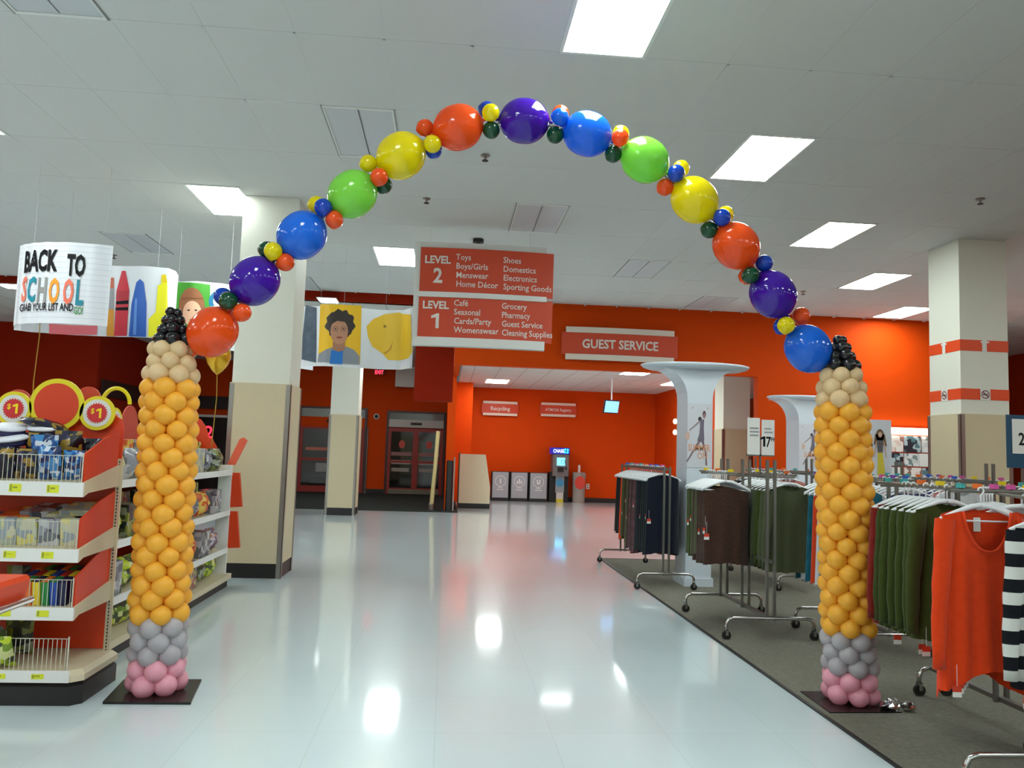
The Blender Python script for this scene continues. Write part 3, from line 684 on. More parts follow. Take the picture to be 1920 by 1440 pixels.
def shelf(parent, zb, zt, dz, depth0, base=False):
    """shelf of the end cap: lip from zb to zt, plate rising by dz to the back"""
    lip = bx(EX0, EX1, EY0-.012, EY0, zb, zt).build('price_rail', SHELFW, parent)
    for k, x in enumerate((-2.36, -2.16)):
        bx(x-.045, x+.02, EY0-.014, EY0-.012, zb+.02, zt-.016).build('price_label', LIMEY, lip)
        m = bx(x-.04, x-.03, EY0-.0148, EY0-.014, zb+.025, zt-.02); bx(x-.025, x+.0, EY0-.0148, EY0-.014, zb+.04, zt-.03, m); m.build('label_print', mat('label_print_olive', (150, 156, 40), .5), lip, kind='stuff')
    if not base:
        fixn(MB().prism([(EY0, zt-.025), (EY0, zt-.005), (EY1, zt-.005+dz), (EY1, zt-.025+dz)], lambda u, v, q: L(q, u, v), EX0+.013, EX1-.013).build('shelf_plate', SHELFC, parent))
        for x in (EX1-.012, EX0): fixn(MB().prism([(EY0, zb+.0), (EY0, zt), (EY1-.02, zt+dz), (EY1-.02, zb+dz-.05), (EY0+.06, zb+.02)], lambda u, v, q: L(q, u, v), x, x+.012).build('bracket', SHELFC, parent))
        fixn(MB().prism([(EY0+.02, zt+.165), (EY0+.12, zt+.20), (EY0+.25, zt+.25), (EY1-.03, zt+.30), (EY1-.03, zt+dz-.02), (EY0+.02, zt-.02)], lambda u, v, q: L(q, u, v), EX1-.021, EX1-.0122).build('red_divider', REDG, parent))
    m = MB(); h = .15 if not base else .17
    for k in range(37):
        x = EX0+.01+k*.0243
        bx(x, x+.0028, EY0+.008, EY0+.011, zt-.01, zt+h, m)
    bx(EX0, EX1-.02, EY0+.008, EY0+.011, zt+h-.004, zt+h, m); bx(EX1-.024, EX1-.018, EY0+.006, EY0+.012, zt-.01, zt+h+.01, m)
    m.build('wire_fence', mat('wire_pale', (206, 204, 190), .35, metal=.3), parent, kind='stuff')
SH = [(1.136, 1.216, .09), (.775, .848, .08), (.46, .53, .075)]
for zb, zt, dz in SH: shelf(ec, zb, zt, dz, 0)
shelf(ec, .127, .19, 0, 0, True)
def dollar_disc(parent, c, r, rot, label=None, big_=False, tail=False):
    """printed roundel; local u to the right, v up, facing -y turned by rot about z"""
    M = Matrix.Rotation(rot, 3, 'Z'); c = Vector(c)
    fn = lambda u, v, q=0: c+M @ Vector((u, -q, v))
    d = fixn(MB().prism(disc_poly(0, 0, r, r, 40), lambda u, v, q: fn(u, v, q), -.006, .006).build('disc', YELLOW, parent))
    if big_:
        flat(MB(), disc_poly(0, 0, r*.82, r*.82, 36), lambda u, v: fn(u, v, .008)).build('red_centre', REDG, d)
        if tail: fixn(MB().prism([(-.012, -r*.95), (.012, -r*.95), (.012, -r-.03), (-.012, -r-.03)], lambda u, v, q: fn(u, v, q), -.004, .004).build('stalk', YELLOW, d))
    else:
        flat(MB(), disc_poly(0, 0, r*.80, r*.80, 36), lambda u, v: fn(u, v, .008)).build('white_ring', WHITE, d)
        st = [((.62 if k % 2 else .52)*r*math.cos(2*PI*k/48), (.62 if k % 2 else .52)*r*math.sin(2*PI*k/48)) for k in range(48)]
        flat(MB(), st, lambda u, v: fn(u, v, .010)).build('red_burst', mat('burst_red', (206, 40, 44), .45), d)
        m = MB(); text(m, '$', r*.42, lambda u, v: fn(u-r*.24, v-.02*r, .012), .02); one(m, r*.8, lambda u, v: fn(u+r*.14, v-r*.29, .012)); m.build('price_print', mat('price_yellow', (250, 220, 20), .4), d)
dollar_disc(ec, L(-2.405, 5.10, 1.665), .162, 0, None, True, True)
dollar_disc(ec, L(-2.16, 5.10, 1.622), .106, 0); dollar_disc(ec, L(-2.655, 5.10, 1.632), .106, 0)
for x, z, r, y in ((-2.31, 1.70, .085, 5.3), (-2.74, 1.66, .09, 5.3)):
    fixn(MB().prism(disc_poly(0, 0, r, r*1.15, 28), lambda u, v, q: L(x+u, y+q, z+v), -.005, .005).build('red_disc_behind', mat('disc_back_red', (200, 70, 52), .5), ec))
mb = MB(); n = 24
mb.tube([L(-2.115+.085*math.cos(a), 5.25, 1.69+.10*math.sin(a)) for a in [PI*k/n for k in range(n+1)]], .013, 6).build('yellow_arch', YELLOW, ec)

# goods on the end cap
def zplate(i, y): zb, zt, dz = SH[i]; return zt-.005+dz*(y-EY0)/(EY1-EY0)+.002
CAPW = mat('cap_white', (226, 230, 240), .5); CAPN = mat('cap_navy', (34, 36, 84), .5)
capt = MB().lathe([(.075, .030), (.092, .036), (.098, .046), (.085, .058), (.04, .064), (.004, .065)], 24).mesh('cap_top', CAPW, True)
capb = MB().lathe([(.07, 0), (.076, .0), (.078, .032), (.06, .033)], 24).mesh('cap_band', CAPN, True)
cap_xy = [(-2.52, 4.83, .012, 0), (-2.53, 4.84, .085, .1), (-2.50, 4.82, .155, -.12), (-2.54, 4.86, .222, .08), (-2.72, 4.84, .01, 0), (-2.71, 4.83, .082, .06), (-2.72, 4.85, .15, -.08), (-2.385, 4.93, .225, .05)]
for k, (x, y, dz, tl) in enumerate(cap_xy):
    t = thing('sailor_cap', 'white and navy play cap %s on the top end cap shelf' % ['lowest of the right stack', 'second of the right stack', 'third of the right stack', 'topmost of the right stack', 'lowest of the left stack', 'second of the left stack', 'topmost of the left stack', 'lying over the dark pouches'][k], 'cap', (x, y, zplate(0, 4.85)+dz), 'play caps on the top shelf')
    t.rotation_euler = (.18, tl, 0); inst('cap_top', capt, t); inst('cap_band', capb, t)
row = [('navy_gold', .15, .18, .07, -2.50, 4.72), ('navy_gold', .14, .17, .07, -2.36, 4.73), ('foil_blue', .14, .19, .07, -2.23, 4.72), ('foil_blue', .12, .17, .06, -2.10, 4.73), ('foil_blue', .13, .18, .06, -2.66, 4.72),
       ('navy_gold', .16, .24, .09, -2.36, 4.86), ('navy_gold', .16, .25, .09, -2.22, 4.9), ('foil_blue', .15, .24, .08, -2.30, 4.80), ('navy_gold', .13, .20, .08, -2.10, 4.95)]
for k, (c, w_, h, d, x, y) in enumerate(row):
    pack('pouch', c, w_, h, d, (x, y, zplate(0, y)), random.uniform(-.2, .2), .18, '%s pouch %s, top shelf' % ({'navy_gold': 'black and gold', 'foil_blue': 'shiny blue and silver'}[c], ['second from the left in the front row', 'in the middle of the front row', 'second from the right in the front row', 'at the right end of the front row', 'at the left end of the front row', 'behind, under the red disc', 'behind, leaning to the right', 'squeezed between both rows', 'at the right end in back'][k]), 'pouches on the top shelf', k)
lie = tag(inst('gift_pouch', pouch_mesh('navy_gold', .13, .26, .06, 1), None, (-2.26, 4.96, zplate(0, 4.96)+.24), (1.35, .2, -1.2)), 'dark printed pouch lying across the right heap by the dollar disc', 'package', 'pouches on the top shelf')
c2 = ['mixed', 'amber', 'violet', 'pale', 'pale', 'grey', 'pale']
for k, c in enumerate(c2):
    x = -2.80+k*.118; pack('carton', c, .112, .15, .05, (x, 4.74, zplate(1, 4.74)), random.uniform(-.06, .06), .16, '%s carton, %s in the front row of the second shelf' % ({'mixed': 'many coloured', 'amber': 'amber', 'violet': 'violet', 'pale': 'pale', 'grey': 'grey'}[c], ORD[k]), 'cartons on the second shelf', k)
for k, (c, x) in enumerate((('orange', -2.45), ('pale', -2.22), ('grey', -2.33), ('pale', -2.12))):
    pack('carton', c, .17, .03, .20, (x, 4.90, zplate(1, 4.90)+.115+.012*k), random.uniform(-.3, .3), .2, '%s flat carton lying %s over the second end cap shelf' % (c, ORD[k]), 'flat cartons on the second shelf', k)
for k in range(4): pack('carton', 'mixed', .2, .125, .20, (-2.83+k*.215, 4.92, zplate(1, 4.92)-.012), 0, .16, 'wide carton standing %s in the back row of the second end cap shelf' % ORD[k], 'back row of the second shelf', k)
rb = ['r', 'o', 'y', 'g', 'b', 'n']
RB = {'r': (190, 40, 36), 'o': (226, 110, 30), 'y': (226, 200, 40), 'g': (30, 130, 60), 'b': (30, 70, 160), 'n': (30, 30, 70)}
RN = {'r': 'red', 'o': 'orange', 'y': 'yellow', 'g': 'green', 'b': 'blue', 'n': 'navy'}
bm_ = {k: MB().bevbox(-.021, .021, -.05, .05, 0, .13, .004).mesh('block', mat('crayon_box_'+RN[k], RB[k], .4)) for k in rb}
lm_ = {k: MB().box(-.016, .016, -.045, .045, .131, .138).mesh('lid_print', mat('crayon_lid_'+RN[k], RB[k], .4)) for k in rb}
for r_ in range(3):
    for k in range(6):
        x = -2.325+k*.046; y = 4.73+r_*.107
        t = thing('crayon_box', '%s tall crayon box in the %s row of the third end cap shelf' % (RN[rb[(k+r_) % 6]], ['front', 'middle', 'back'][r_]), 'box', (x, y, zplate(2, y)), 'crayon boxes on the third shelf'); t.rotation_euler = (.15, 0, 0)
        inst('box_body', bm_[rb[(k+r_) % 6]], t); inst('lid_print', lm_[rb[(k*2+r_*3+1) % 6]], t)
for k, (c, x, y) in enumerate((('grey', -2.42, 4.75), ('pale', -2.53, 4.74), ('violet', -2.64, 4.75), ('grey', -2.75, 4.76), ('olive', -2.45, 4.92), ('mixed', -2.62, 4.93))):
    pack('pouch', c, .13, .15, .06, (x, y, zplate(2, y)), random.uniform(-.2, .2), .15, '%s pouch %s left of the crayon boxes, third shelf' % (c, ['just', 'second', 'third', 'fourth', 'behind and', 'far behind and'][k]), 'pouches on the third shelf', k)
for k, (c, x, y, rx) in enumerate((('olive', -2.48, 4.78, .3), ('lime', -2.40, 4.72, .5), ('olive', -2.56, 4.74, .2), ('lime', -2.66, 4.8, .2), ('olive', -2.62, 4.92, .1), ('olive', -2.45, 4.98, .1), ('pale', -2.53, 4.86, .3), ('olive', -2.78, 4.8, .2))):
    pack('pouch', c, .15, .21, .07, (x, y, .192), random.uniform(-.3, .3), rx, '%s bag heaped %s on the end cap base deck' % ({'olive': 'dark olive', 'lime': 'lime green', 'pale': 'pale'}[c], ['at the middle', 'nearest the empty half', 'at the front', 'toward the left', 'behind on the left', 'behind on the right', 'on top', 'farthest left'][k]), 'bags on the base deck', k)

# side gondola along the aisle
O = Vector((-2.45, 6.85, 0)); sg = thing('shelf_gondola', 'long white and red shelf gondola running along the aisle behind the end cap', 'shelf unit', O)
SX, SB, SY0, SY1 = -2.21, -2.72, 5.24, 8.5
bx(SB, SX+.02, SY0, SY1, 0, .075).build('kick_plate', BLACK, sg); bx(SB, SX+.045, SY0, SY1+.05, .075, .125).build('base_deck', SHELFC, sg)
bx(SB-.02, SB, SY0, SY1, .125, 1.42).build('back_panel', DKRED, sg)
for y in (SY0, 6.86, SY1-.03): bx(SB, SB+.03, y, y+.03, .125, 1.42).build('upright', SHELFC, sg)
bx(SX-.13, SX+.0, SY1-.02, SY1+.01, .125, 1.24).build('end_panel', SHELFW, sg)
for zl in (1.19, .78, .40):
    fixn(MB().prism([(SX, zl-.05), (SX, zl-.03), (SB, zl+.03), (SB, zl+.01)], lambda u, v, q: L(u, q, v), SY0+.013, SY1-.022).build('shelf_plate', SHELFC, sg))
    bx(SX, SX+.012, SY0, SY1-.02, zl-.055, zl).build('price_rail', SHELFW, sg)
    for y in (SY0, 6.84): fixn(MB().prism([(SX, zl-.06), (SX, zl-.005), (SB, zl+.05), (SB, zl-.06), (SX-.08, zl-.09)], lambda u, v, q: L(u, q, v), y, y+.012).build('bracket', SHELFC, sg))
    for y in (SY0+.015, 6.80): fixn(MB().prism([(SX-.01, zl), (SX-.02, zl+.16), (SX-.2, zl+.22), (SB+.03, zl+.25), (SB+.03, zl+.04)], lambda u, v, q: L(u, q, v), y, y+.008).build('red_divider', REDG, sg))
for z0, z1 in ((.80, 1.16), (.38, .76)):
    fixn(MB().prism([(-.045, z1), (.03, z1), (.075, z0+.01), (-.07, z0)], lambda u, v, q: L(SX+.04+u, SY1+.02+q, v), 0, .05).build('red_end_flag', REDG, sg))
fixn(MB().prism([(-.06, 1.24), (.02, 1.24), (.13, 1.50), (.09, 1.53), (.05, 1.51)], lambda u, v, q: L(SX+.0+u, SY1+.02+q, v), 0, .03).build('tilted_flap', mat('flap_coral', (226, 96, 66), .45), sg))
for y, r, z in ((5.55, .13, 1.56), (5.8, .17, 1.60), (6.3, .15, 1.56), (6.8, .17, 1.58), (7.4, .16, 1.56)):
    fixn(MB().prism(disc_poly(0, 0, r, r, 28), lambda u, v, q: L(SB+.1+q, y+u, z+v), -.005, .005).build('header_disc', mat('disc_back_red', (200, 70, 52), .5), sg))
bx(SB+.09, SB+.10, SY0+.1, SY1-.1, 1.30, 1.55).build('header_board', REDG, sg)
dollar_disc(sg, L(-2.36, 5.85, 1.58), .11, PI/2*.94)
fixn(MB().prism([(-.2, 1.30), (.14, 1.30), (.15, 1.42), (.1, 1.50), (.06, 1.52), (.03, 1.62), (-.03, 1.70), (-.1, 1.72), (-.17, 1.68), (-.2, 1.6)], lambda u, v, q: L(-2.5+u, 8.4+q, v), 0, .01).build('scalloped_header', REDG, sg))
cs = [['pale', 'lime', 'grey', 'pale', 'lime', 'grey', 'pale', 'grey', 'olive'], ['amber', 'lime', 'olive', 'grey', 'grey', 'violet', 'grey', 'orange', 'grey'], ['foil_blue', 'grey', 'lime', 'amber', 'mixed', 'violet', 'orange', 'grey', 'violet'], ['lime', 'lime', 'lime', 'olive', 'violet', 'pale', 'mixed', 'olive', 'lime']]
for r_, zl in enumerate((1.19, .78, .40, .127)):
    for k in range(9):
        y = 5.42+k*.35; c = cs[r_][k]; tall = .23 if r_ != 3 else .25
        z = (zl-.03+.06*.23 if r_ < 3 else .127)
        pack('pouch' if (k+r_) % 3 else 'carton', c, .28, tall, .16, (SX-.12, y, z+.003), PI/2+random.uniform(-.12, .12), 0,
             '%s package, %s from the near end on the %s shelf of the aisle gondola' % (c.replace('_', ' '), ORD[k], ['top', 'second', 'third', 'bottom'][r_]), 'packages on the aisle gondola', k)
for r_, zl in enumerate((1.19, .78)):
    for k in range(9):
        pack('carton', cs[(r_+2) % 4][(k+3) % 9], .26, .26, .1, (SX-.33, 5.40+k*.35, zl+.02), PI/2, 0, 'carton behind, %s from the near end on the %s shelf of the aisle gondola' % (ORD[k], ['top', 'second'][r_]), 'back row on the aisle gondola', k)

# shopping cart whose red corner shows at the left edge
p = AY(2, 1128, 3.6); O = Vector((p.x-.32, 3.6, 0)); t = thing('shopping_cart', 'red plastic shopping cart with chrome bar cut by the left edge', 'cart', O)
hz = p.z
fixn(MB().prism([(-.3, hz-.28), (.30, hz-.06), (.325, hz+.06), (.31, hz+.08), (-.3, hz+.08)], lambda u, v, q: (u, q, v), -.22, .22).build('basket', REDG, t))
MB().tube([(-.3, -.24, hz-.22), (.1, -.24, hz-.13), (.31, -.24, hz-.06), (.335, -.22, hz-.03), (.335, .22, hz-.03)], .016, 10).build('chrome_bar', CHROME, t)
for sx in (-.25, .2):
    for sy in (-.18, .18):
        MB().tube([(sx, sy, .09), (sx, sy, hz-.2)], .012, 8).build('leg', CHROME, t)
        MB().tube([(sx, sy-.012, .05), (sx, sy+.012, .05)], .05, 14).build('wheel', BLACK, t)

# ================================================================== CLOTHES RACKS
HANG = MB()
HANG.tube([(-.014, 0, .0), (-.012, 0, .012), (0, 0, .018), (.012, 0, .012), (.015, 0, 0), (.010, 0, -.012), (0, 0, -.022), (0, 0, -.07)], .0045, 6)
for s in (-1, 1): HANG.tube([(0, 0, -.072), (s*.05, 0, -.078), (s*.13, 0, -.108), (s*.205, 0, -.142), (s*.212, 0, -.160)], [.013, .013, .012, .011, .006], 6)
HANG.tube([(-.2, 0, -.15), (.2, 0, -.15)], .005, 5)
HANGM = HANG.mesh('clothes_hanger', PLWHITE, True)
def garment_mesh(name, m, w0, w1, L_, d, folds, seed, neck=.07, drop=.14, hem=.0, puff=0):
    """hanging garment: an open tube, shoulders sloping from the neck, folds deepening to the hem"""
    rnd = random.Random(seed); N, M = 72, 16; mb = MB(); vs = []
    ph = [rnd.uniform(0, 6.28) for _ in range(4)]
    for j in range(M+1):
        v = j/M; w_ = w0+(w1-w0)*v**.8+puff*math.sin(PI*v)
        for i in range(N):
            a = 2*PI*i/N; cx, sy = math.cos(a), math.sin(a)
            x = math.copysign(abs(cx)**.75, cx)*w_/2; y = math.copysign(abs(sy)**.8, sy)*d/2*(.55+.45*v)
            y += math.sin(x*folds+ph[0]+v*1.2)*.011*min(1, v*1.6)+math.sin(x*folds*.43+ph[1])*.010*v
            ax = abs(x)/(w0/2); top = -.05*min(ax, 1)**1.2
            if ax < neck*2/w0: top -= (drop if sy < 0 else .03)*math.cos(PI/2*ax/(neck*2/w0))**.6
            bot = -L_+hem*math.cos(x/w1*2*PI)*.5+rnd.uniform(-.004, .004)-abs(hem)*.4*(1 if sy > 0 else 0)
            vs.append((x, y, top+(bot-top)*v))
    fs = [(j*N+i, j*N+(i+1) % N, (j+1)*N+(i+1) % N, (j+1)*N+i) for j in range(M) for i in range(N)]
    mb.add(vs, [f[::-1] for f in fs]); return mb.mesh(name, m, True)
def sleeve_mesh(name, m, s, w0, L_, seed):
    rnd = random.Random(seed); pts = []; rs = []
    for k in range(10):
        v = k/9; pts.append((s*(w0/2-.005+.06*math.sin(v*1.5)+rnd.uniform(-.003, .003)), -.03-.03*v, -.065-L_*v)); rs.append((.052-.02*v)*(1+.06*math.sin(k*2.1)))
    mb = MB(); n = 12; vs = []
    for (x, y, z), r in zip(pts, rs):
        for k in range(n): a = 2*PI*k/n; vs.append((x+math.cos(a)*r, y+math.sin(a)*r*.55, z))
    mb.add(vs, [(i*n+k, i*n+(k+1) % n, (i+1)*n+(k+1) % n, (i+1)*n+k) for i in range(9) for k in range(n)]+[tuple(range(9*n, 10*n))]); return mb.mesh(name, m, True)
def fabric(name, rgb, noise=.25, ns=30): return mat('fabric_'+name, rgb, .9, noise=noise, nscale=ns, spec=.15, sheen=.15)
FB = {'red': fabric('red', (214, 62, 18), .12), 'dkred': fabric('dark_red', (120, 30, 22)), 'green': fabric('green', (56, 66, 24), .2), 'olive': fabric('olive', (74, 80, 56), .2), 'navy': fabric('navy', (20, 24, 38)),
 'black': fabric('black', (20, 20, 24)), 'brown': fabric('brown', (62, 42, 34), .75, 70), 'grey': fabric('grey', (84, 86, 80)), 'plum': fabric('plum', (92, 62, 70), .8, 26), 'darkg': fabric('dark_green', (30, 40, 38)), 'pink': fabric('pink', (200, 136, 128), .15),
 'teal': fabric('teal', (30, 100, 120), .6, 12), 'white': fabric('white', (206, 208, 212), .1), 'orange': fabric('orange', (206, 66, 30), .12), 'blue': fabric('blue', (50, 70, 120))}
st = mat('fabric_striped', (24, 26, 32), .9, spec=.15); nt = st.node_tree
tc = nt.nodes.new('ShaderNodeTexCoord'); sx_ = nt.nodes.new('ShaderNodeSeparateXYZ'); nt.links.new(tc.outputs['Object'], sx_.inputs[0])
m1 = nt.nodes.new('ShaderNodeMath'); m1.operation = 'MULTIPLY'; m1.inputs[1].default_value = 8.5; nt.links.new(sx_.outputs['Z'], m1.inputs[0])
m2 = nt.nodes.new('ShaderNodeMath'); m2.operation = 'FRACT'; nt.links.new(m1.outputs[0], m2.inputs[0])
m3 = nt.nodes.new('ShaderNodeMath'); m3.operation = 'GREATER_THAN'; m3.inputs[1].default_value = .52; nt.links.new(m2.outputs[0], m3.inputs[0])
mx = nt.nodes.new('ShaderNodeMix'); mx.data_type = 'RGBA'; mx.inputs['A'].default_value = (*s2l((24, 26, 32)), 1); mx.inputs['B'].default_value = (*s2l((206, 210, 206)), 1)
nt.links.new(m3.outputs[0], mx.inputs['Factor']); nt.links.new(mx.outputs['Result'], nt.nodes['Principled BSDF'].inputs['Base Color'])
FB['stripe'] = st
CNAME = {'red': 'bright red', 'dkred': 'dark red', 'green': 'moss green', 'olive': 'olive', 'navy': 'navy', 'black': 'black', 'brown': 'brown patterned', 'grey': 'grey', 'plum': 'plum patterned', 'darkg': 'blackish green', 'pink': 'dusty pink', 'teal': 'teal printed', 'white': 'white', 'orange': 'orange', 'blue': 'blue', 'stripe': 'black and white striped'}
GM = {}
TAGM = MB().box(-.0008, .0008, -.0008, .0008, -.10, 0).mesh('tag_string', PLWHITE)
TAGR = MB().box(-.022, .022, -.001, .001, -.128, -.10).mesh('price_tag', mat('tag_red', (206, 60, 36), .5)); TAGW = MB().box(-.022, .022, -.001, .001, -.152, -.128).mesh('tag_barcode', WHITE)
def garment(kind, col, x, y, z, rz, label, group, seed=0, L_=None, tags=True, ry=0):
    K = {'tunic': (.41, .49, .80, .15, 62, .12, .22, .10), 'sweater': (.38, .42, .74, .12, 26, .08, .06, .0), 'skirt': (.40, .40, .66, .10, 44, .02, .0, .02), 'dress': (.36, .40, .88, .10, 40, .05, .05, .03), 'top': (.34, .40, .78, .10, 34, .09, .12, .04)}[kind]
    w0, w1, LL_, d, fo, nk, dr, hem = K; LL_ = L_ or LL_
    key = (kind, col, seed % 2, LL_)
    if key not in GM:
        GM[key] = (garment_mesh('fabric_body', FB[col], w0, w1, LL_, d, fo, seed, nk, dr, hem), [sleeve_mesh('sleeve', FB[col], s, w0, LL_*.86, seed) for s in (-1, 1)] if kind in ('tunic', 'sweater') else [])
    body, sl = GM[key]
    nm = {'tunic': 'long_sleeved_tunic', 'sweater': 'sweater', 'skirt': 'skirt', 'dress': 'dress', 'top': 'sleeveless_top'}[kind]
    zz = .075 if kind != 'skirt' else .12
    t = thing(nm, label, 'garment', (x, y, z), group, rz)
    inst('fabric_body', body, t, (0, 0, -zz), (0, ry, 0))
    for k in sl: inst('sleeve', k, t, (0, 0, -zz))
    if tags:
        rnd = random.Random(seed*7+3); tx = rnd.choice((-1, 1))*w0*.47; tz = -zz-LL_*(.9 if sl else rnd.uniform(.25, .6))
        inst('tag_string', TAGM, t, (tx, -d*.62, tz)); inst('price_tag', TAGR, t, (tx, -d*.62, tz)); inst('tag_barcode', TAGW, t, (tx, -d*.62, tz))
    return t
def hanger(x, y, z, rz, label, group): return tag(inst('clothes_hanger', HANGM, None, (x, y, z), (0, 0, rz)), label, 'hanger', group)
RR = .011
def caster(parent, x, y):
    c = MB().tube([(x, y-.012, .04), (x, y+.012, .04)], .036, 16).build('caster', BLACK, parent)
    MB().box(x-.012, x+.012, y-.02, y-.014, .04, .088).box(x-.012, x+.012, y+.014, y+.02, .04, .088).box(x-.012, x+.012, y-.02, y+.02, .084, .09).build('caster_fork', CHROME, c)
def rack(label, x, y0, y1, zr, rails, ztop, hf=.36, mids=(), beam=True, markers=0, seed=0, feet=None, posts=None, plate=False):
    t = thing('garment_rack', label, 'clothes rack', (x, (y0+y1)/2, 0)); cy = (y0+y1)/2
    for y in (feet or (y0, y1)):
        yy = y-cy
        MB().tube([(-hf, yy, .088), (-hf, yy, .13), (-hf+.02, yy, .165), (-hf+.06, yy, .178), (hf-.06, yy, .178), (hf-.02, yy, .165), (hf, yy, .13), (hf, yy, .088)], .014, 8).build('foot_bar', CHROME, t, smooth=True)
        caster(t, -hf, yy); caster(t, hf, yy)
    if beam:
        MB().box(-.02, .02, y0-cy, y1-cy, .165, .19).build('base_beam', RACKM, t)
    for y in (posts or (y0, y1)):
        yy = y-cy
        for dx in (-.032, .032): MB().box(dx-.011, dx+.011, yy-.011, yy+.011, .16, ztop).build('post', RACKM, t)
    if beam: MB().box(-.012, .012, y0-cy, y1-cy, .62, .65).build('mid_beam', RACKM, t)
    MB().box(-.012, .012, y0-cy, y1-cy, zr-.03, zr).build('top_beam', RACKM, t)
    for dx, a, b in rails:
        MB().tube([(dx, a-cy, zr), (dx, b-cy, zr)], RR, 10).build('rail', RACKM, t)
        if abs(dx) > .05:
            for y in (a+.03, b-.03): MB().box(min(0, dx), max(0, dx), y-cy-.008, y-cy+.008, zr-.024, zr-.012).build('cross_arm', RACKM, t)
    rnd = random.Random(seed+50)
    mk = [mat('marker_%d' % k, c, .4) for k, c in enumerate(((40, 90, 190), (226, 200, 30), (200, 80, 150), (60, 160, 160), (230, 110, 40), (120, 70, 170)))]
    for k in range(markers):
        dx, a, b = rails[k % len(rails)]; y = a+.02+(b-a-.04)*((k//len(rails))+.5)/max(1, math.ceil(markers/len(rails)))
        MB().box(dx-.024, dx+.024, y-cy-.006, y-cy+.006, zr+.011, zr+.035).build('size_marker', mk[rnd.randrange(6)], t)
    return t
ZR = 1.345
def fill(rx, ys, cols, kind, group, where, rz=0, L_=None, jit=.04, tags=True, bare=0):
    """garments on their hangers along one rail, nearest first"""
    cnt = {}
    for k, (y, c) in enumerate(zip(ys, cols)):
        r = rz+random.uniform(-jit, jit); kd = kind[k] if isinstance(kind, (list, tuple)) else kind
        o = ORD[k]
        nm = {'tunic': 'tunic', 'sweater': 'sweater', 'skirt': 'skirt', 'dress': 'dress', 'top': 'top'}[kd]
        hanger(rx, y, ZR, r, 'white hanger, %s from the front %s' % (o, where), 'white hangers')
        if k >= len(ys)-bare: continue
        garment(kd, c, rx, y, ZR, r, '%s %s, %s from the front %s' % (CNAME[c], nm, o, where), group, k, L_[k] if L_ else None, tags)
# near rack of skirts and olive sweaters
rack('grey garment rack with brown skirts and olive sweaters, in the middle of the carpet', 2.70, 6.42, 7.52, ZR, [(-.25, 6.5, 7.5), (.25, 6.5, 7.5)], 1.47, .37, markers=6, seed=1, posts=(6.42, 6.97, 7.52))
fill(2.45, [6.78, 6.83, 6.88, 6.93, 6.98, 7.03, 7.08, 7.14, 7.2, 7.27], ['brown', 'brown', 'brown', 'brown', 'brown', 'olive', 'brown', 'olive', 'green', 'olive'], 'skirt', 'skirts on the near rack', 'on the aisle rail of the near rack', L_=[.66, .64, .66, .65, .67, .6, .66, .62, .64, .62])
fill(2.95, [6.62, 6.70, 6.79, 6.88, 6.97, 7.06, 7.15, 7.24, 7.33, 7.42], ['olive', 'olive', 'green', 'olive', 'grey', 'olive', 'green', 'darkg', 'navy', 'navy'], 'sweater', 'sweaters on the near rack', 'on the far rail of the near rack', tags=False, bare=0)
# far single rail rack
rack('low single-rail rack of dark long garments farthest along the aisle', 2.48, 8.75, 10.9, ZR, [(0, 8.8, 10.85)], 1.36, .32, beam=False, markers=8, seed=2)
fill(2.48, [8.92+.085*k for k in range(20)], ['navy', 'darkg', 'navy', 'darkg', 'black', 'navy', 'darkg', 'plum', 'plum', 'brown', 'plum', 'brown', 'olive', 'brown', 'green', 'olive', 'orange', 'black', 'black', 'black'], ['dress']*20, 'dark garments on the far rack', 'on the single-rail rack', L_=[.88, .90, .88, .86, .9, .88, .9, .94, .96, .92, .9, .92, .86, .8, .84, .8, .86, .78, .8, .78])
# rack behind: pink and black
rack('grey rack with dusty pink tops behind the right balloon column', 4.15, 8.8, 10.3, ZR, [(-.2, 8.85, 10.25), (.25, 8.85, 10.25)], 1.5, .36, markers=8, seed=3)
fill(3.95, [8.9+.1*k for k in range(12)], ['pink', 'pink', 'pink', 'black', 'black', 'darkg', 'black', 'navy', 'grey', 'black', 'navy', 'grey'], 'sweater', 'garments on the pink rack', 'on the aisle rail of the pink rack', tags=False, L_=[.88]*12)
# right rack with moss green sweaters and red tunics
rack('grey rack carrying moss green sweaters at the right', 3.15, 3.98, 4.95, ZR, [(-.38, 4.15, 4.9), (.38, 4.15, 4.9)], 1.36, .09, markers=8, seed=4, posts=(4.32, 4.72))
fill(2.77, [4.20, 4.265, 4.33, 4.395, 4.455, 4.515, 4.57, 4.61], ['green', 'green', 'green', 'green', 'green', 'green', 'dkred', 'dkred'], 'sweater', 'sweaters on the right rack', 'on the aisle rail of the right rack', jit=.1)
# front rack along x with the red tunics
t = thing('garment_rack', 'grey rack with red tunics and striped tops nearest the camera at the right edge', 'clothes rack', (3.3, 3.85, 0))
MB().tube([(-.75, 0, ZR), (.3, 0, ZR)], RR, 10).build('rail', RACKM, t)
for x in (.08, .28): MB().box(x-.011, x+.011, -.011, .011, .16, ZR).build('post', RACKM, t)
for y, xa in ((-.36, -.93), (.2, .12)): MB().tube([(xa, y, .088), (xa, y, .13), (xa+.02, y, .165), (xa+.06, y, .178), (.34, y, .178), (.4, y, .165), (.4, y, .088)], .014, 8).build('foot_bar', CHROME, t, smooth=True)
for x, y in ((-.93, -.36), (.4, -.36), (.12, .2), (.4, .2)): caster(t, x, y)
MB().box(.22, .26, -.36, .2, .165, .19).build('base_beam', RACKM, t)
rnd = random.Random(9); mk = [MATS['marker_%d' % k] for k in range(6)]
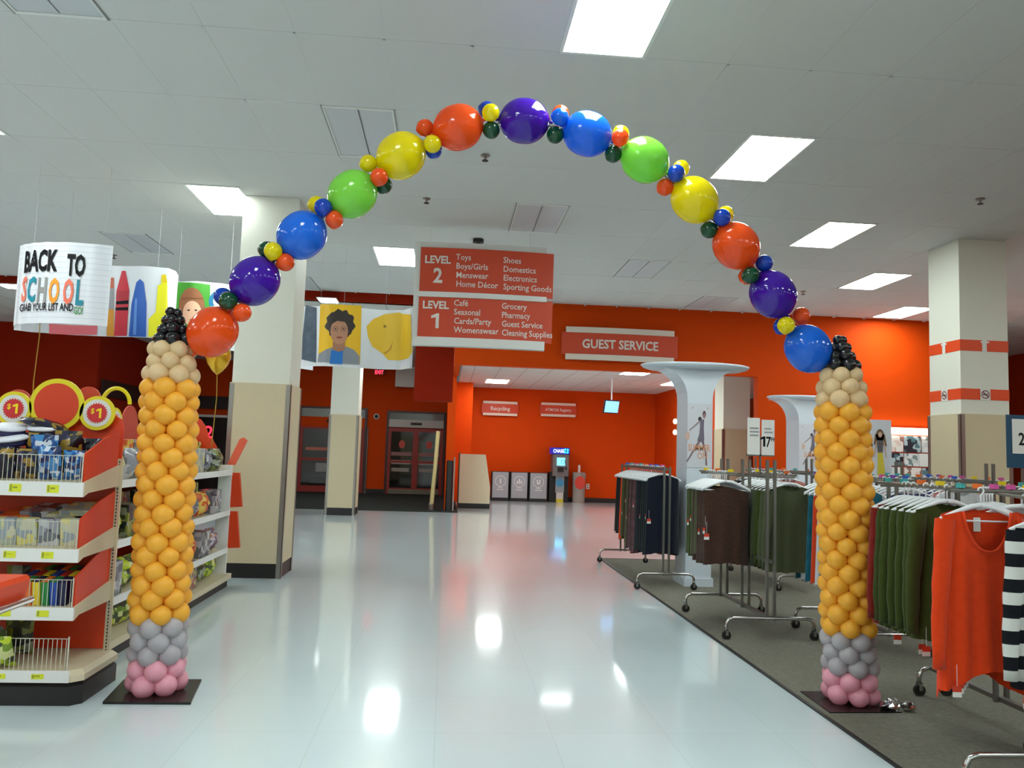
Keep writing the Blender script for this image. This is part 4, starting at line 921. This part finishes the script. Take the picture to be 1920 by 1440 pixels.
for k in range(9): MB().box(-.70+k*.09, -.676+k*.09, -.02, .02, ZR+.011, ZR+.035).build('size_marker', mk[rnd.randrange(6)], t)
for k in range(5):
    x, y, rz = 2.685+k*.055, 3.80+.055*k, -.05-.03*k
    nm = ['frontmost with the wide scooped neck in full view', 'second, its shoulder just behind the front one', 'third, behind two others', 'fourth, mostly hidden', 'rearmost of the five'][k]
    hanger(x, y, ZR, rz, 'white hanger of the red tunic '+nm, 'white hangers')
    g = garment('tunic', 'red', x, y, ZR, rz, 'long-sleeved red tunic '+nm, 'red tunics at the right', 0, .84)
    if k == 0:
        MB().box(-.018, .018, .036, .038, -.205, -.135).build('neck_label', WHITE, g)
        mb = MB(); mb.tube([(xq, -.048-.012*(1-abs(xq)/.12), -.075-.05*(abs(xq)/.205)**1.2-.22*max(0, math.cos(PI/2*abs(xq)/.12))**.6) for xq in [-.12+.24*q/24 for q in range(25)]], .006, 6); mb.build('neckline_trim', FB['red'], g, smooth=True)
for k in range(9):
    x = 2.94+k*.022; hanger(x, 3.85, ZR, -.5+.03*k, 'white plastic hanger, %s right of the red tunics on the front rack' % ORD[k], 'white hangers')
for k in range(3):
    x = 2.86+k*.06; y = 3.56+.03*k
    garment('sweater', 'stripe', x+.03, y, ZR-.03, -.2, 'black and white striped sweater, %s from the front at the right edge' % ORD[k], 'striped sweaters', k, .80)
    hanger(x+.03, y, ZR-.03, -.2, 'white plastic hanger of the %s striped sweater' % ORD[k], 'white hangers')
MB().tube([(-.5+.0, -.02, ZR-.012), (-.5, -.36, ZR-.03)], .008, 8).tube([(-.52, -.3, ZR-.03), (-.25, -.3, ZR-.03)], .008, 8).build('face_out_arm', RACKM, t)
# racks between column and pillar
rack('grey rack with teal printed tops seen past the right balloon column', 3.45, 5.9, 6.9, ZR, [(-.2, 5.95, 6.85), (.2, 5.95, 6.85)], 1.36, .32, markers=10, seed=6)
fill(3.25, [6.0+.09*k for k in range(9)], ['teal', 'teal', 'white', 'teal', 'white', 'orange', 'teal', 'white', 'teal'], 'top', 'teal tops', 'on the rack of teal tops', tags=False)
fill(3.65, [6.0+.09*k for k in range(9)], ['blue', 'white', 'pink', 'teal', 'navy', 'orange', 'white', 'blue', 'pink'], 'top', 'mixed tops', 'on the far rail behind the teal tops', tags=False)
rack('grey rack of mixed tops in front of the banded pillar', 4.75, 6.6, 8.0, ZR, [(-.22, 6.65, 7.95), (.22, 6.65, 7.95)], 1.5, .34, markers=14, seed=7)
fill(4.53, [6.7+.1*k for k in range(12)], ['white', 'pink', 'blue', 'navy', 'white', 'teal', 'grey', 'pink', 'white', 'black', 'blue', 'white'], 'sweater', 'mixed sweaters', 'on the aisle rail before the banded pillar', tags=False)
# price signs
def card(parent, x0, x1, z0, z1, y, nm='price_card', m=None): return MB().box(x0, x1, y-.003, y, z0, z1).build(nm, m or WHITE, parent)
pa, pb = AY(1400, 852, 6.5), AY(1452, 785, 6.5); O = Vector(((pa.x+pb.x)/2, 6.5, pa.z)); t = thing('price_sign', 'double white price sign showing 17 99 on top of the near rack', 'sign', O)
W_ = pb.x-pa.x; H_ = pb.z-pa.z
card(t, -W_/2, -.012, .0, H_, -.012); card(t, .008, W_/2, 0, H_*.96, 0)
MB().box(-W_/2, W_/2, .001, .012, -.012, .01).box(-.006, .006, .001, .012, ZR+.0-pa.z, H_*.5).build('sign_holder', RACKM, t)
m = MB(); one(m, .12, lambda u, v: (u+.022, -.0042, v+.07)); text(m, '7', .12, lambda u, v: (u+.066, -.0042, v+.07), .02, 'CENTER', .7); text(m, '99', .05, lambda u, v: (u+.102, -.0042, v+.115), .02, 'CENTER', .7); m.build('price_print', INK, t)
m = MB()
for k, (a, w_) in enumerate(((.215, .075), (.185, .08), (.155, .075))): m.box(-.10, -.10+w_, -.0162, -.0152, a, a+.014)
for k, (a, w_) in enumerate(((.215, .06), (.185, .075))): m.box(.03, .03+w_, -.0042, -.0032, a, a+.012)
m.build('small_print', mat('ink_grey', (150, 154, 160), .5), t, kind='stuff')
pa, pb = AY(1893, 850, 7.3), AY(1940, 785, 7.3); O = Vector(((pa.x+pb.x)/2, 7.3, 0)); t = thing('price_sign', 'teal and white price sign showing a 2 at the right edge beside the pillar', 'sign', O)
MB().box(-.16, .2, 0, .01, pa.z-.14, pb.z+.03).build('teal_backing', mat('sign_teal', (20, 74, 104), .4), t)
card(t, -.105, .2, pa.z, pb.z-.01, -.002); m = MB(); text(m, '2', .17, lambda u, v: (u-.01, -.0062, v+pa.z+.085), .02, 'CENTER', .8); text(m, '99', .09, lambda u, v: (u+.10, -.0062, v+pa.z+.15), .02, 'CENTER', .8); m.build('price_print', INK, t)
MB().box(.0, .02, .011, .03, 0.01, pb.z).box(-.14, .16, -.1, .14, 0.008, .02).build('stand', RACKM, t)
# poster with two women
pa, pb = AY(1622, 902, 8.2), AY(1671, 788, 8.2); O = Vector(((pa.x+pb.x)/2, 8.2, 0)); t = thing('poster_stand', 'tall white poster of two long-haired women standing behind the clothes racks', 'poster', O)
W_ = (pb.x-pa.x)/2; MB().box(-W_-.08, W_, 0, .015, pa.z, pb.z).build('poster_board', mat('poster_pale', (204, 208, 216), .4), t)
MB().box(-.02, .02, .016, .03, 0.008, pa.z+.2).box(-.15, .15, -.1, .14, .008, .02).build('stand', RACKM, t)
def figure(cx, zt, h, skirt, hair=(110, 84, 60), skin=(196, 160, 140), dark=(90, 84, 90)):
    fn = lambda o: (lambda u, v: (cx+u*h, -o, zt-h+v*h))
    def pl(poly, c, nm, o): flat(MB(), poly, fn(o)).build(nm, C(*c), t)
    pl(disc_poly(0, .87, .085, .13, 18), hair, 'hair_print', .003); pl([(-.1, .9), (-.13, .68), (-.06, .72), (.05, .7), (.14, .66), (.1, .9)], hair, 'hair_print', .003)
    pl(disc_poly(0, .89, .042, .055, 14), skin, 'face_print', .005)
    pl([(-.07, .78), (.07, .78), (.05, .52), (-.05, .52)], dark, 'top_print', .004)
    pl([(-.05, .54), (.05, .54), (.1, .1), (-.06, .08)], skirt, 'skirt_print', .005)
    for s in (-1, 1): pl([(s*.06, .78), (s*.09, .74), (s*.13, .45), (s*.11, .44)], skin, 'arm_print', .006)
    for s in (-.03, .03): pl([(s-.015, .1), (s+.015, .1), (s+.01, 0), (s-.01, 0)], skin, 'leg_print', .004)
figure(.02, pb.z-.10, .55, (206, 190, 60)); figure(-.14, pb.z-.10, .56, (60, 60, 66), (80, 56, 44))
# mushroom display columns
def mushroom(x0, x1, y0, y1, lab):
    cx, cy = (x0+x1)/2, (y0+y1)/2; t = thing('display_column', lab, 'display column', (cx, cy, 0), 'white mushroom columns'); hx, hy = (x1-x0)/2, (y1-y0)/2
    MB().box(-hx, hx, -hy, hy, .09, 2.16).build('shaft', PLG, t); MB().box(-hx-.02, hx+.02, -hy-.02, hy+.02, .008, .10).build('plinth', PLG, t)
    pr = [(-hx, 2.16), (hx, 2.16)]; R_ = .34
    for k in range(9): a = PI/2*k/8; pr.append((hx+R_*(1-math.cos(a)), 2.16+.36*math.sin(a)))
    for k in range(8, -1, -1): a = PI/2*k/8; pr.append((-hx-R_*(1-math.cos(a)), 2.16+.36*math.sin(a)))
    fixn(MB().prism(pr, lambda u, v, q: (u, q, v), -hy, hy).build('flare', PLG, t))
    MB().lathe([(.55, 0), (.62, .02), (.655, .045), (.655, .06), (.62, .07), (.004, .07)], 48, (0, 0, 2.505), 1, .55).build('top_disc', PLG, t)
    y = -hy-.006
    MB().box(-hx+.0, hx-.005, y, y+.006, 1.36, 2.10).build('poster_panel', mat('poster_pale', (204, 208, 216), .4), t)
    for k, sx in enumerate((-hx+.06, hx-.06)): flat(MB(), disc_poly(sx, 2.05, .008, .008, 8), lambda u, v: (u, y-.001, v)).build('poster_pin', STEEL, t)
    f = lambda o: (lambda u, v: (u*.36-.01, y-o, 1.40+v*.62))
    def pl(poly, c, nm, o=.002): flat(MB(), poly, f(o)).build(nm, C(*c), t)
    pl(disc_poly(.16, .93, .055, .07, 14), (90, 60, 70), 'hair_print'); pl(disc_poly(.02, .84, .06, .045, 12), (40, 34, 40), 'hair_print'); pl(disc_poly(.16, .90, .035, .05, 12), (160, 120, 120), 'face_print', .003)
    pl([(.02, .83), (.16, .84), (.15, .66), (.17, .48), (.16, .40), (-.06, .44), (.0, .56), (.02, .68)], (110, 104, 120), 'dress_print', .003)
    pl([(.02, .82), (.0, .77), (-.32, .61), (-.34, .63)], (150, 136, 140), 'arm_print', .003)
    pl(disc_poly(-.38, .52, .07, .08, 14), (206, 176, 160), 'bag_print', .003)
    pl([(-.02, .44), (.06, .43), (-.18, .22), (-.38, .03), (-.42, .04)], (120, 104, 110), 'leg_print', .003)
    pl([(.08, .42), (.16, .41), (.24, .22), (.28, -.02), (.22, -.02), (.20, .20)], (120, 104, 110), 'leg_print', .003)
    m = MB(); text(m, 'SUMMER', .11, lambda u, v: (u-.01, y-.004, 1.55+v), .01, 'CENTER', .62); text(m, 'ON', .11, lambda u, v: (u+.03, y-.004, 1.46+v), .005, 'CENTER', .7); m.build('poster_lettering', C(214, 150, 110), t)
PLG = mat('display_white', (206, 218, 228), .35)
mushroom(2.78, 3.08, 9.0, 9.42, 'white mushroom-topped display column with a walking woman poster, nearer the aisle')
mushroom(5.86, 6.3, 12.8, 13.3, 'white mushroom-topped display column half hidden by the right balloon column')
# wall display right of the racks
O = Vector((9.0, 14.75, 0)); t = thing('wall_display', 'lit wall display of underwear packs on the orange wall left of the banded pillar', 'wall display', O)
MB().box(-.95, .95, -.06, 0, .3, 2.2).build('back_board', mat('board_coral', (206, 80, 56), .5), t)
MB().box(-.95, .95, -.14, -.06, 2.06, 2.18).build('light_strip', mat('strip_light', (255, 250, 240), .4, emit=(255, 246, 230), es=4), t)
rnd = random.Random(4); pm = [print_mat('panel_print_%d' % k, c, 7, .4) for k, c in enumerate(([(196, 206, 204), (120, 140, 140), (220, 224, 224)], [(220, 200, 190), (150, 120, 110), (230, 226, 220)], [(80, 120, 130), (30, 40, 50), (170, 190, 196)]))]
for r_ in range(6):
    for k in range(5):
        x = -.9+k*.36; z = 1.72-r_*.27
        MB().box(x, x+.335, -.09, -.06, z, z+(.31 if r_ == 0 else .245)).build('picture_panel', pm[(k+r_) % 3], t)
card(t, .12, .66, 1.45, 1.70, -.091, 'price_card'); m = MB(); one(m, .2, lambda u, v: (u+.36, -.096, v+1.5)); text(m, '7', .2, lambda u, v: (u+.45, -.096, v+1.5), .02); text(m, '99', .1, lambda u, v: (u+.58, -.096, v+1.57), .02); m.build('price_print', INK, t)

# ================================================================== ENTRANCE, DOORS, ALCOVE
def door(n, x0, x1, ztop, label, leaves, notes, red=True):
    d = MB().box(x0, x0+.08, 25.9, 25.98, 0.012, ztop).box(x1-.08, x1, 25.9, 25.98, 0.012, ztop).box(x0+.08, x1-.08, 25.9, 25.98, ztop-.06, ztop).build('door_%d' % n, mat('door_frame_dark', (64, 22, 16), .4), None)
    d['kind'] = 'structure'
    MB().box(x0+.08, x1-.08, 25.93, 25.95, 2.42, ztop-.06).build('transom_glass', mat('glass_grey', (120, 128, 124), .1, spec=.8), d)
    MB().box(x0+.08, x1-.08, 25.84, 25.9, 2.17, 2.42).build('operator_header', mat('header_alu', (190, 186, 180), .4), d) if leaves == 2 else MB().box(x0+.08, x1-.08, 25.9, 25.95, 2.1, 2.42).build('operator_header', ORANGE, d)
    MB().box((x0+x1)/2-.18, (x0+x1)/2+.18, 25.825, 25.84, 2.25, 2.33).build('sensor', BLACK, d)
    lw = (x1-x0-.16)/leaves; RD = mat('door_red', (150, 30, 20), .4)
    for k in range(leaves):
        a = x0+.08+k*lw; b = a+lw
        lf = MB().box(a, a+.09, 25.91, 25.97, .02, 2.15).box(b-.09, b, 25.91, 25.97, .02, 2.15).box(a+.09, b-.09, 25.91, 25.97, 2.03, 2.15).box(a+.09, b-.09, 25.91, 25.97, .02, .22).box(a+.09, b-.09, 25.91, 25.97, 1.02, 1.10).build('door_leaf', RD, d)
        MB().box(a+.09, b-.09, 25.935, 25.945, .22, 2.03).build('door_glass', GLASSD, lf)
        for (u, z, w_, h, c, nm) in notes:
            MB().box(a+.09+u, a+.09+u+w_, 25.925, 25.934, z, z+h).build(nm, C(*c), lf)
        m = fixn(MB().prism(disc_poly((a+b)/2, 1.62, .1, .13, 18), lambda u, v, q: (u, 25.93+q, v), 0, .004).build('round_sticker', C(200, 70, 60), lf))
door(1, -4.76, -2.57, 2.75, '', 1, [(.1, 1.34, 1.5, .1, (190, 110, 90), 'safety_band'), (.45, .66, .5, .28, (150, 150, 150), 'notice'), (.25, .3, .8, .2, (90, 96, 96), 'notice')])
door(2, -1.95, -.03, 2.70, '', 2, [(.02, 1.25, .66, .12, (150, 100, 100), 'safety_band'), (.03, .98, .62, .13, (170, 160, 150), 'notice'), (.05, .74, .56, .12, (150, 140, 130), 'notice')])
MB().box(-1.8, -.2, 25.86, 25.9, .03, .18).build('door_threshold', mat('threshold', (110, 106, 90), .5), bpy.data.objects['door_2'])
p = AZ(808, 956, 0.012); t = thing('wooden_post', 'pale leaning post standing on the dark mat in front of the entrance door', 'post', p)
MB().tube([(0, 0, 0.0), (.06, 0, 1.0), (.10, 0, 1.92)], [.055, .05, .05], 10).build('shaft', mat('post_cream', (214, 196, 140), .5), t); MB().lathe([(.07, 0), (.07, .14), (.055, .16)], 12).build('foot', STEEL, t)
t = thing('guard_post', 'black guard post with steel edge by the alcove wall, at the mat corner', 'post', (.13, 19.2, 0.012))
MB().bevbox(-.10, .06, -.12, .12, 0, 1.22, .03).build('body', BLACK, t); MB().box(.07, .10, -.12, .12, 0, 1.30).build('steel_edge', STEEL, t); MB().box(-.17, .12, -.16, .16, 0, .03).build('foot_plate', BLACK, t)
p = AZ(684, 925, .012); t = thing('guard_rail', 'slim grey rail post on the mat right of the middle pillar', 'post', p)
MB().tube([(0, 0, 0), (0, 0, 2.1)], .022, 10).build('rail_post', STEEL, t); MB().lathe([(.06, 0), (.06, .02), (.03, .03)], 12).build('foot_plate', STEEL, t)
p = AY(706, 781, 25.99); t = thing('wall_clock', 'small round grey dial on the dark red wall left of the entrance door', 'dial', p)
fixn(MB().prism(disc_poly(0, 0, .09, .09, 20), lambda u, v, q: (u, q, v), -.03, 0).build('dial_rim', STEEL, t)); flat(MB(), disc_poly(0, 0, .06, .06, 18), lambda u, v: (u, -.032, v)).build('dial_face', INK, t)
p = AY(711, 698, 25.6); t = thing('exit_sign', 'lit red EXIT sign under the entrance ceiling', 'exit sign', (p.x, 25.6, p.z))
MB().box(-.16, .16, 0, .04, -.07, .09).build('housing', BLACK, t); MB().box(-.015, .015, .01, .03, .09, VC-p.z).build('stem', STEEL, t)
m = MB(); text(m, 'EXIT', .17, lambda u, v: (u, -.004, v-.055), .02, 'CENTER', .8, .27); m.build('exit_lettering', mat('exit_red', (255, 40, 60), .5, emit=(255, 40, 60), es=3), t)
# dark counter window on the far left wall
t = thing('counter_window', 'black counter window with red figure far behind the shelf gondola', 'window', (-6.5, 25.95, 0))
MB().box(-1.68, 1.55, -.02, .03, 0, 2.28).build('dark_opening', BLACKG, t); MB().box(-1.68, 1.55, -.06, .03, 2.28, 2.36).build('pale_ledge', SHELFW, t); MB().box(-1.68, 1.55, -.05, .03, 2.55, 2.95).build('dark_fascia', mat('fascia_black', (36, 18, 16), .5), t)
m = MB(); text(m, '2', .55, lambda u, v: (u-1.03, -.03, v+1.62), .01); m.build('lit_figure', mat('neon_red', (255, 30, 50), .5, emit=(255, 30, 50), es=2.5), t)
t = thing('fascia_band', 'black fascia band on the orange wall behind the dollar discs', 'fascia', (-8.17, 22.5, 2.62)); MB().box(-.01, .03, -3.1, 3.3, -.12, .26).build('band', MATS['fascia_black'], t); MB().box(.03, .04, -3.1, 3.3, -.14, -.12).build('band_trim', BLACK, t)
# alcove
def bin_(k, px0, px1):
    a = AY(px0, 935, 24.45); b = AY(px1, 886, 24.45); w_ = (b.x-a.x)/2-.035
    t = thing('recycling_bin', 'grey recycling bin with %s symbol, %s of the three' % (['a bottle', 'a can group', 'a cup'][k], ['nearest the beige partition', 'in the middle', 'nearest the cash machine'][k]), 'recycling bin', ((a.x+b.x)/2, 24.3, 0), 'recycling bins')
    MB().box(-w_-.03, w_+.03, -.2, .22, 0.0, .09).build('plinth', BLACK, t); MB().box(-w_-.03, w_+.03, -.19, .22, .09, .88).build('cabinet', BLACK, t)
    MB().box(-w_, w_, -.215, -.19, .10, .87).build('front_panel', mat('bin_grey', (158, 164, 172), .4), t)
    m = MB(); ring(m, 0, .60, .15, .165, lambda u, v: (u, -.217, v), 24); m.build('ring_symbol', WHITE, t)
    sh = [[[(-.02, .52), (.02, .52), (.02, .64), (.008, .66), (.008, .70), (-.008, .70), (-.008, .66), (-.02, .64)]], [[(-.08, .53), (-.04, .53), (-.04, .62), (-.08, .62)], [(-.02, .53), (.02, .53), (.02, .68), (-.02, .68)], [(.04, .53), (.08, .53), (.08, .62), (.04, .62)]], [[(-.05, .53), (.05, .53), (.06, .67), (.02, .67), (.02, .58), (-.02, .58), (-.02, .67), (-.06, .67)]]][k]
    for q in sh: flat(MB(), q, lambda u, v: (u, -.218, v)).build('item_symbol', WHITE, t)
    m = MB(); m.box(-.07, .07, -.2175, -.2165, .40, .42).box(-.1, .1, -.2175, -.2165, .34, .36); m.build('caption_print', WHITE, t, kind='stuff')
for k, (a, b) in enumerate(((919, 954), (954, 989), (989, 1025))): bin_(k, a, b)
a, b = AY(1030, 940, 24.45), AY(1064, 842, 24.45); O = Vector(((a.x+b.x)/2, 24.25, 0)); t = thing('cash_machine', 'dark grey cash machine with lit blue CHASE sign and screen', 'cash machine', O); w_ = (b.x-a.x)/2
DG = mat('machine_grey', (112, 112, 112), .4); zt_ = b.z
MB().box(-w_*1.2, w_*1.05, -.05, .3, 0, .92).build('side_housing', BLACK, t)
MB().box(-w_*.5, w_*.5, -.16, -.05, .30, .92).build('lower_front', mat('machine_light', (140, 146, 152), .4), t); MB().box(-w_*.38, w_*.42, -.18, -.05, .0, .30).build('kick_front', mat('kick_pale', (196, 194, 190), .4), t); MB().box(-.001-w_*.38, w_*.42+.001, -.182, -.049, .01, .11).build('yellow_strip', C(200, 190, 20), t)
MB().bevbox(-w_*.92, w_, -.22, .3, .80, zt_-.16, .03).build('head', DG, t)
MB().box(-w_*.45, w_*.5, -.226, -.22, 1.12, 1.36).build('screen', mat('screen_blue', (90, 190, 240), .3, emit=(90, 190, 240), es=1.6), t); ring(m := MB(), w_*.28, 1.24, .05, .065, lambda u, v: (u, -.2275, v), 20); m.build('screen_symbol', C(20, 60, 110), t)
MB().box(-w_*.35, w_*.35, -.26, -.22, .93, 1.07).build('keypad_shelf', BLACK, t); MB().box(w_*.55, w_*.75, -.225, -.22, 1.0, 1.08).build('card_slot', BLACK, t)
flat(MB(), disc_poly(-.0, .6, .13, .13, 24), lambda u, v: (u, -.162, v)).build('blue_roundel', C(60, 140, 180), t)
MB().box(-w_*1.12, w_, -.24, .25, zt_-.16, zt_+.03).build('sign_box', mat('chase_box', (10, 16, 60), .4, emit=(20, 30, 160), es=.6), t)
m = MB(); text(m, 'CHASE', .15, lambda u, v: (u-.075, -.243, v+zt_-.12), .012, 'CENTER', .9, .33); m.build('sign_lettering', mat('chase_white', (190, 200, 255), .4, emit=(180, 190, 255), es=2), t)
ot = disc_poly(w_-.1, zt_-.065, .075, .075, 8, PI/8, PI/8+2*PI)
m = MB(); c8 = (w_-.1, zt_-.065)
for k in range(4): flat(m, [(c8[0]+.085*math.cos(PI/2*k+q)*(rr), c8[1]+.085*math.sin(PI/2*k+q)*rr) for q, rr in ((.35, 1), (1.15, 1), (1.25, .42), (.0, .42))], lambda u, v: (u, -.243, v))
m.build('octagon_logo', mat('chase_cyan', (40, 220, 255), .4, emit=(40, 220, 255), es=2.2), t)
p = AZ(1075, 939, 0); t = thing('waste_pedestal', 'small grey pedestal with red round label right of the cash machine', 'pedestal', (p.x, 24.25, 0))
MB().lathe([(.19, 0), (.19, .35), (.21, .9), (.17, .93), (.004, .93)], 20).build('drum', mat('drum_grey', (150, 146, 140), .5), t); fixn(MB().prism(disc_poly(0, .62, .16, .2, 20), lambda u, v, q: (u, -.222+q, v), 0, .004).build('round_label', C(200, 60, 46), t)); MB().box(-.03, .03, -.03, .03, .93, 1.15).build('handle', WHITE, t)
p = AY(1102, 912, 24.6); t = thing('wall_outlet', 'pale outlet plate low on the alcove wall', 'outlet', p); MB().box(-.05, .05, -.012, 0, -.08, .08).build('plate', CREAM, t); MB().box(-.02, .02, -.014, -.012, .02, .05).box(-.02, .02, -.014, -.012, -.05, -.02).build('sockets', INK, t, kind='stuff')
a, b = AY(863, 851, 20.6), AY(911, 851, 20.6); c_ = AY(918, 940, 20.6); O = Vector((a.x, 20.6, 0)); t = thing('service_partition', 'beige partition with sloping right edge and dark base before the alcove', 'partition', O)
wd = b.x-a.x; wb = c_.x-a.x
fixn(MB().prism([(0, .13), (wb, .13), (wb, .55), (wd, 1.39), (0, 1.39)], lambda u, v, q: (u, q, v), 0, .6).build('panel', mat('partition_beige', (214, 206, 176), .5), t)); MB().box(0, wb, .01, .59, 0, .13).build('base_trim', BLACK, t); MB().box(-.03, 0, 0, .6, 0, 1.42).build('edge_post', mat('edge_dark', (70, 60, 50), .5), t)
p = AY(1147, 763, 20.0); t = thing('hanging_monitor', 'blue screen monitor hanging on a pole from the alcove ceiling', 'monitor', (p.x, 20, p.z)); 
mc = MB().bevbox(-.22, .22, 0, .06, -.17, .17, .01).build('casing', BLACK, t); mc.rotation_euler = (.25, 0, .35)
MB().box(-.2, .2, -.006, 0, -.145, .15).build('screen', mat('screen_pale', (110, 160, 220), .3, emit=(110, 160, 220), es=.9), mc); MB().tube([(0, .05, .05), (0, .05, 3.46-p.z)], .02, 8).build('pole', PLWHITE, t)
for k, (px, py) in enumerate(((1264, 791), (1264, 811))):
    q = AY(px, py, 22.5); t = thing('wall_light', '%s small round wall light on the alcove side wall' % ['upper', 'lower'][k], 'wall light', (6.56, 22.2, q.z), 'small wall lights')
    MB().box(-.02, 0, -.06, .06, -.09, .09).build('wall_plate', STEEL, t); MB().lathe([(.004, -.08), (.05, -.05), (.06, 0), (.05, .05), (.004, .08)], 14, (-.06, 0, 0)).build('globe', mat('globe_warm', (255, 236, 200), .4, emit=(255, 236, 200), es=2), t, smooth=True)
# service counter lit strip behind the short pillar
